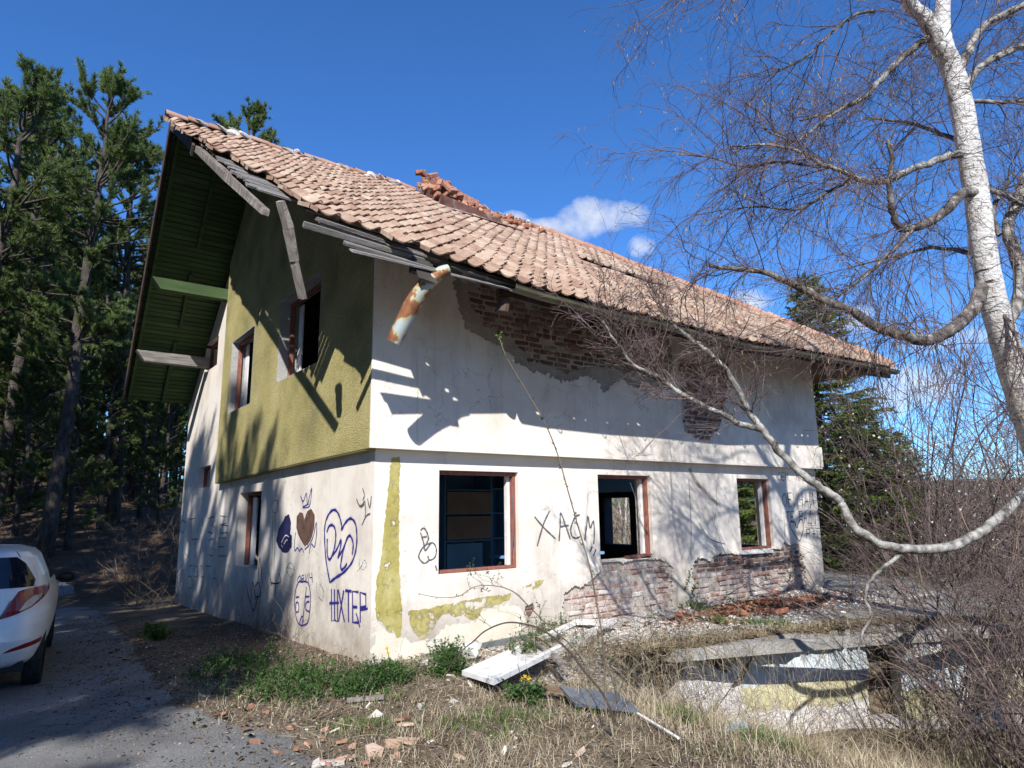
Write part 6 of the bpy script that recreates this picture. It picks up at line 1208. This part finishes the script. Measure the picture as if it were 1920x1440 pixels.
# tall bare shoot left of it, against sky and roof
cane('bare_sapling', 'thin bare sapling reaching up before the roof tiles and small cloud', 'sapling', [(3.604,-2,2.807),(3.5,-1.922,3.349),(3.493,-1.935,3.97),(3.477,-1.898,4.402),(3.466,-1.85,4.777),(3.463,-1.786,5.055)], .010, .003, 22, .5, M_TWIG, False)
cane('bare_sapling', 'slender bare sapling left of the low birch limb, before the eave', 'sapling', [(3.146,-1.675,2.879),(2.848,-1.515,3.688),(2.676,-1.392,4.248),(2.678,-1.282,4.856),(2.667,-1.236,5.239)], .008, .003, 18, .5, M_TWIG, False)
# ------------------------------------------------------------------ bare shrubs, right
def shrub_mesh(seed, h, n, mt):
    global RNG; old = RNG; RNG = np.random.default_rng(seed)
    P = np.concatenate([RNG.normal(0, .12, (n, 2)), np.zeros((n, 1))], 1); T = grow(P, np.stack([RNG.normal(0, .45, n), RNG.normal(0, .45, n), np.ones(n)], -1), RNG.uniform(.6, 1.1, n) * h, 10, .02, .14)
    p, d = sprout(T, n * 7, .15, 1, .9, (0, 0, .2)); S2 = grow(p, d, RNG.uniform(.2, .5, len(p)) * h * .7, 6, .05, .2); p, d = sprout(S2, n * 30, .1, 1, .9); S3 = grow(p, d, RNG.uniform(.05, .2, len(p)) * h, 4, .08, .2)
    a = np_mesh('stems', *tubes(T, .012 * h / 2.5, .003, 5), mt); b = np_mesh('twigs', *cat_vf([tubes(S2, .004, .0015), tubes(S3, .0022, .001)]), mt); tips = S3[:, -1]; RNG = old; return a, b, tips
SM = [shrub_mesh(40 + k, 2.6, 10, M_DRYTWIG) for k in range(3)]; DKM = [shrub_mesh(50 + k, 2.6, 12, M_TWIG) for k in range(3)]
def shrub(x, y, z, s, k, label, dark=False, group=None, blossom=0):
    st, tw, tips = (DKM if dark else SM)[k % 3]; root = empty('bare_shrub', (x, y, z), label, 'shrub', group); root.rotation_euler = (0, 0, random.uniform(0, 6.3)); root.scale = (s, s, s * random.uniform(.9, 1.15))
    o = link('stems', st, root); o['kind'] = 'stuff'; o = link('twigs', tw, root); o['kind'] = 'stuff'
    if blossom:
        i = RNG.integers(0, len(tips), blossom); P = tips[i] + RNG.normal(0, .004, (blossom, 3)); o = link('blossom', np_mesh('blossom', *leaves(P, RNG.normal(size=(blossom, 3)), RNG.uniform(.015, .032, blossom), .022, nrm(RNG.normal(size=(blossom, 3)))), M_BLOSSOM), root); o['kind'] = 'stuff'
    return root
rs = random.Random(8)
NEARL = ['bare shrub with thin stems directly below the low birch limb', 'dark bare shrub right of the terrace edge below the limb', 'bare shrub before the birch trunk base at the right edge', 'bare shrub leftmost behind the terrace edge', 'dark bare shrub behind the middle of the near thicket', 'bare shrub behind the birch trunk', 'dark bare shrub at the right border beside the birch trunk', 'bare shrub far back above the low limb', 'dark bare shrub far back left of the trunk', 'bare shrub far back right of the trunk', 'dark bare shrub half out of view beyond the right border', 'nearest bare shrub at the lower right of the view', 'dark nearest shrub cut by the lower right border']
GSH = 'bare shrubs in the thicket on the right'
spots = [(u, d) for u, d in ((1760, 7.6), (1830, 7.2), (1900, 7.0), (1700, 8.6), (1790, 8.8), (1880, 8.4), (1945, 7.8), (1840, 9.8), (1740, 10.6), (1910, 10.5), (1985, 9.0), (1890, 6.0), (1960, 6.2))]
Ff = Vector(CAM_F); Rr = Vector(CAM_R)
for i, (u, d) in enumerate(spots):
    p = Vector(CAM_C) + (Ff + Rr * ((u - 960) / (CAM_LENS / 36 * 1920))) * d; s = rs.uniform(.75, 1.25) * (.85 if d < 7 else 1)
    shrub(p.x, p.y, gz(p.x, p.y) - .05 if p.y < np.interp(p.x, EX, EY) else -1.2, s * (1.15 if p.y < np.interp(p.x, EX, EY) else 1.5), i, NEARL[i], i % 2 == 1, GSH)
for i, (u, d) in enumerate(((1700, 19), (1760, 17), (1830, 20), (1880, 16), (1930, 18), (1650, 22), (1980, 20), (1800, 24))):
    p = Vector(CAM_C) + (Ff + Rr * ((u - 960) / (CAM_LENS / 36 * 1920))) * d; shrub(p.x, p.y, min(gz(p.x, p.y), -1.), rs.uniform(1.3, 1.9), i, 'white-flowering bare shrub far beyond the terrace on the right', False, 'flowering shrubs beyond the terrace', 700)
for i, (u, d) in enumerate(((1700, 12.5), (1780, 13), (1850, 12), (1920, 13), (1990, 12.5), (1740, 15), (1640, 15.5))):
    p = Vector(CAM_C) + (Ff + Rr * ((u - 960) / (CAM_LENS / 36 * 1920))) * d; shrub(p.x, p.y, -1.2, rs.uniform(1.1, 1.6), i + 1, 'bare shrub behind the far end of the terrace', i % 2 == 0, 'bare shrubs behind the terrace')
for i in range(34):
    u = rs.uniform(1640, 2080); d = rs.uniform(13, 34); p = Vector(CAM_C) + (Ff + Rr * ((u - 960) / (CAM_LENS / 36 * 1920))) * d
    shrub(p.x, p.y, min(gz(p.x, p.y), -1.), rs.uniform(1.7, 2.6), i, 'tall bare tree in the thicket far beyond the terrace', i % 2 == 0, 'tall bare thicket beyond the terrace', 300 if i % 3 == 0 else 0)
# ------------------------------------------------------------------ conifers
def pine_meshes(seed, H, cb, spread, ntuft):
    global RNG; old = RNG; RNG = np.random.default_rng(seed)
    k = 14; zz_ = np.linspace(0, H, k); wob = np.cumsum(RNG.normal(0, .05, (k, 2)), 0); tr = np.concatenate([wob, zz_[:, None]], 1); tr[0, :2] = 0
    b_ = MB(); b_.tube(tr, list(np.interp(zz_ / H, [0, .05, .5, 1], [.26, .21, .15, .03])), 10); trunk = b_.mesh('trunk', M_BARK, True)
    nb_ = 76; f = np.sort(RNG.uniform(0, 1, nb_)); hz = H * (cb + (1 - cb) * f ** .85); az = RNG.uniform(0, 6.283, nb_); L_ = spread * (np.interp(f, [0, .25, .6, .85, 1], [.75, 1., .85, .5, .18])) * RNG.uniform(.6, 1.15, nb_)
    P = np.stack([np.interp(hz, zz_, tr[:, 0]), np.interp(hz, zz_, tr[:, 1]), hz], -1); el = np.interp(f, [0, .5, 1], [.02, .30, .9])
    B = grow(P, np.stack([np.cos(az), np.sin(az), el], -1), L_, 7, -.07, .10)
    p, d = sprout(B, nb_ * 8, .25, 1, .75, (0, 0, .25)); B2 = grow(p, d, RNG.uniform(.25, .6, len(p)) * spread * .42, 4, -.08, .12)
    dead = grow(np.stack([np.zeros(20), np.zeros(20), RNG.uniform(.08, max(cb, .12), 20) * H], -1), np.concatenate([RNG.normal(size=(20, 2)), np.full((20, 1), -.1)], 1), RNG.uniform(.4, 1.5, 20), 5, .02, .2)
    br = np_mesh('branches', *cat_vf([tubes(B, .045, .012, 4), tubes(B2, .014, .006), tubes(dead, .018, .005)]), M_BARK)
    allb = np.concatenate([B[:, -4:], B2], 0); p, d = sprout(allb, ntuft, .15, 1., .35, (0, 0, .35)); m_ = 16
    P = np.repeat(p + d * RNG.uniform(0, .12, ntuft)[:, None], m_, 0); D = np.repeat(d, m_, 0) * .9 + nrm(RNG.normal(size=(ntuft * m_, 3))) * .85 + np.array([0, 0, .22])
    nd = np_mesh('needles', *blades(P, D, RNG.uniform(.11, .21, len(P)), .023), M_NEEDLE); RNG = old; return trunk, br, nd
PM = [pine_meshes(101, 15.5, .34, 2.6, 8000), pine_meshes(102, 14.5, .30, 2.4, 7000), pine_meshes(103, 16.5, .38, 2.7, 7500), pine_meshes(104, 13.5, .40, 2.2, 4600), pine_meshes(105, 12.5, .10, 2.6, 6500), pine_meshes(106, 13.5, .16, 2.4, 6500)]
def pine(x, y, k, s, rz, label, group=None, lean=(0, 0), wide=1., z=None):
    root = empty('pine_tree', (x, y, float(ground_z(x, y)) - .1 if z is None else z), label, 'pine tree', group); root.rotation_euler = (lean[0], lean[1], rz); root.scale = (s * wide, s * wide, s)
    t, b, n = PM[k]; link('trunk', t, root); o = link('branches', b, root); o['kind'] = 'stuff'; o = link('needles', n, root); o['kind'] = 'stuff'; return root
def at(u, d): p = Vector(CAM_C) + (Ff + Rr * ((u - 960) / (CAM_LENS / 36 * 1920))) * d; return p.x, p.y
pine(*at(119, 20), 0, 1.0, .4, 'tall pine with thick bark trunk behind the parked car, left of the roof', None, (0, .04))
pine(*at(22, 23), 2, .98, 2.1, 'tall pine at the left edge above the car roof', None, (0, .03))
pine(*at(70, 27), 1, 1.10, 1.0, 'pine standing between the two nearest pines, further back')
pine(*at(235, 25), 3, 1.12, 3.0, 'pine close behind the left end of the house roof')
pine(*at(418, 22), 1, 1.04, 5.0, 'pine whose top shows above the roof ridge')
pine(*at(300, 32), 0, .95, 4.0, 'pine far back between the house wall and the path')
pine(*at(-60, 19), 3, 1.1, .2, 'pine just outside the left edge, branches reaching into view')
rp = random.Random(31); GP = 'pines of the dense wood behind the house'
for i in range(58):
    u = rp.uniform(-260, 420); d = rp.uniform(29, 66); x, y = at(u, d)
    pine(x, y, rp.randrange(4), rp.uniform(.72, .98), rp.uniform(0, 6.3), 'slim pine trunk deep in the shaded wood on the left', GP, (rp.gauss(0, .03), rp.gauss(0, .03)), rp.uniform(.75, 1.))
for i in range(26):
    u = rp.uniform(-330, 400); d = rp.uniform(26, 46); x, y = at(u, d)
    pine(x, y, 4 + i % 2, rp.uniform(.75, 1.05), rp.uniform(0, 6.3), 'bushy green pine branched low down in the wood on the left', 'low-branched pines of the wood')
# pines standing round the photographer; their shade falls on the lane, the car and the gable
pine(-10.6, -8.0, 3, 1.08, 1.1, 'slender roadside pine nearest the lane, off to the left', None, (0, 0), .42)
pine(-9.3, -7.8, 3, .98, 2.3, 'slim roadside pine second from the lane, off to the left', None, (0, 0), .36)
pine(-9.3, -4.9, 3, 1.08, 4.0, 'slim roadside pine third from the lane, off to the left', None, (0, 0), .38)
GS = 'roadside pines throwing shade on the gable'
SHADE = [(-12.9, -12.2, 1, .98), (-12.9, -10.5, 0, 1.0), (-12.9, -7.0, 2, .98), (-14, -10.9, 3, 1.1), (-11.2, -3.6, 3, 1.1), (-12, -1.5, 1, 1.0), (-9.5, 2.6, 2, .95), (-12.5, 4.5, 2, 1.0), (-7.6, 7.5, 0, .95), (-9, 12, 1, 1.0), (-15, 0, 2, 1.), (-16, -5, 3, 1.1), (-10, 17, 3, 1.1), (-6.5, 22, 2, 1.)]
rq = random.Random(77)
for i in range(46): SHADE.append((rq.uniform(-26, -6.2), rq.uniform(4, 46), rq.choice((1, 3, 4, 5, 4, 5)), rq.uniform(.5, .8)))
for i in range(10): SHADE.append((rq.uniform(-28, -17), rq.uniform(-14, 6), rq.choice((4, 5, 1)), rq.uniform(.95, 1.15)))
for i in range(44):  # unseen outer ring of pines, added to cut low sky light on the walls
    an = rq.uniform(math.radians(160), math.radians(325)); rad_ = rq.uniform(27, 42); SHADE.append((2 + rad_ * math.cos(an + math.radians(0)), -4 - abs(rad_ * math.sin(an)), rq.choice((4, 5)), rq.uniform(.8, 1.0)))
for i, (x, y, k, s) in enumerate(SHADE): pine(x, y, k, s, i * 1.7, 'unseen pine round the clearing, blocking sun and low sky light', GS)
# spruces right of and behind the house
def spruce_meshes(seed, H, R0, n):
    global RNG; old = RNG; RNG = np.random.default_rng(seed); b_ = MB(); b_.tube([(0, 0, 0), (.03, 0, H * .5), (0, 0, H)], [.2, .11, .015], 9); trunk = b_.mesh('trunk', M_BARK, True)
    f = np.linspace(.04, .985, n) + RNG.normal(0, .006, n); az = np.arange(n) * 2.39996 + RNG.normal(0, .3, n); L_ = R0 * (1 - f) ** .8 * RNG.uniform(.65, 1.15, n) + .12
    P = np.stack([np.zeros(n), np.zeros(n), f * H], -1); el = np.interp(f, [0, .6, 1], [-.12, .05, .7]); B = grow(P, np.stack([np.cos(az), np.sin(az), el], -1), L_, 8, .02, .05)
    B[:, :, 2] += (np.linspace(0, 1, 8)[None] ** 2) * (L_ * .12)[:, None]
    cnt = np.maximum(6, (L_ * 26).astype(int)); idx = np.repeat(np.arange(n), cnt); tq = RNG.uniform(.12, 1, len(idx)) * 7; jq = np.minimum(tq.astype(int), 6); p = B[idx, jq] + (B[idx, jq + 1] - B[idx, jq]) * (tq - jq)[:, None]; tan = nrm(B[idx, jq + 1] - B[idx, jq])
    side = nrm(np.cross(tan, [0, 0, 1.])) * RNG.choice([-1, 1], len(idx))[:, None]; T = grow(p, tan * .9 + side * .9 + np.array([0, 0, -.12]) + RNG.normal(0, .12, tan.shape), RNG.uniform(.25, .6, len(idx)) * (.4 + .6 * np.minimum(1, L_[idx] / 1.5)), 4, .10, .06)
    br = np_mesh('branches', *cat_vf([tubes(B, .022, .006, 4), tubes(T, .006, .003)]), M_BARK)
    m_ = 22; q, d = sprout(T, len(T) * m_, .0, 1, .25, (0, 0, -.08)); nd = np_mesh('needles', *blades(q, d + RNG.normal(0, .45, d.shape), RNG.uniform(.08, .15, len(q)), .030), M_SPRUCE); RNG = old; return trunk, br, nd
SPM = [spruce_meshes(71, 10.5, 2.9, 230), spruce_meshes(72, 9.0, 2.6, 200)]
def spruce(x, y, z, k, s, label, wide=1.):
    root = empty('spruce_tree', (x, y, z), label, 'spruce'); root.scale = (s * wide, s * wide, s); root.rotation_euler = (0, 0, random.uniform(0, 6)); t, b, n = SPM[k]; link('trunk', t, root); link('branches', b, root)['kind'] = 'stuff'; o = link('needles', n, root); o['kind'] = 'stuff'
spruce(*at(1530, 19.5), -2.0, 0, 1.0, 'tall spruce behind the right end of the house, top above the eave')
spruce(*at(1605, 16.5), -2.2, 1, .70, 'lower spruce standing right of the house wall', 1.25)
spruce(*at(1660, 21), -2.6, 1, .72, 'small spruce rightmost of the three beyond the terrace', 1.2)
spruce(15.6, 6.6, -1.6, 0, .72, 'spruce seen through the right ground floor window', 1.3)
# birch saplings seen through the middle window
for i, (u, d) in enumerate(((1153, 25.5), (1165, 27), (1172, 24.5), (1180, 26), (1187, 25), (1195, 27.5), (1160, 30), (1176, 31))):
    x, y = at(u, d); root = empty('birch_sapling', (x, y, gz(x, y) - .3), 'pale slender birch sapling seen through the middle window', 'sapling', 'birch saplings seen through the middle window')
    T = grow(np.array([[x, y, gz(x, y) - .3]]), np.array([[RNG.normal(0, .05), RNG.normal(0, .05), 1]]), np.array([7.]), 10, 0, .03); child(link('trunk', np_mesh('trunk', *tubes(T, .055, .02, 6), M_BIRCH)), root)
    p, d_ = sprout(T, 50, .05, 1, 1.0, (0, 0, .5)); S = grow(p, d_, RNG.uniform(.6, 1.8, 50), 6, 0, .12); p, d_ = sprout(S, 300, .1, 1, .9, (0, 0, .3)); S2 = grow(p, d_, RNG.uniform(.2, .6, 300), 4, 0, .15)
    o = link('twigs', np_mesh('twigs', *cat_vf([tubes(S, .014, .004), tubes(S2, .006, .003)]), M_STRAW)); child(o, root); o['kind'] = 'stuff'
# undergrowth: forest floor brush left, thicket behind the house
def brush(name, n, fx, h, mt, r): 
    X, Y = fx(n); P = np.stack([X, Y, ground_z(X, Y) - .05], -1); n = len(X); T = grow(P, np.stack([RNG.normal(0, .6, n), RNG.normal(0, .6, n), np.ones(n)], -1), RNG.uniform(.4, 1.3, n) * h, 7, .05, .2); p, d = sprout(T, n * 5, .2, 1, 1.); S = grow(p, d, RNG.uniform(.2, .5, len(p)) * h, 4, .06, .2); return tag(link(name, np_mesh(name, *cat_vf([tubes(T, r, r * .35), tubes(S, r * .45, r * .25)]), mt)), kind='stuff')
brush('undergrowth', 420, in_rect(-5, 13.5, 2.5, 22, lambda X, Y: np.abs(X + 1.6 + (Y - 13) * .02) > .45), 1.1, M_DRYTWIG, .007)
for q in ((135, 24), (330, 30), (60, 22), (190, 30), (260, 36), (10, 30), (215, 24), (285, 27), (95, 26), (160, 21), (305, 35), (240, 30), (45, 27), (-10, 24), (175, 34), (110, 33), (320, 25), (75, 36)): pine(*at(*q), 4 + q[0] % 2, .40 + .002 * (q[0] * 37 % 100), q[0] * .1, 'young bushy pine in the understory between the trunks', 'young pines between the trunks')
brush('undergrowth', 900, in_rect(-12, 22, 9, 48), 1.5, M_DRYTWIG, .011)
brush('wall_thicket', 70, in_rect(-.9, 9.5, .0, 14), 1.5, M_DRYTWIG, .007)
brush('thicket', 700, in_rect(11.5, 9, 26, 40), 2.6, M_STRAW, .012)
X, Y = in_rect(-6, 12.5, 3, 40)(2500); grass('forest_grass', X, Y, .08, .3, .02, M_DRYTWIG, .9)
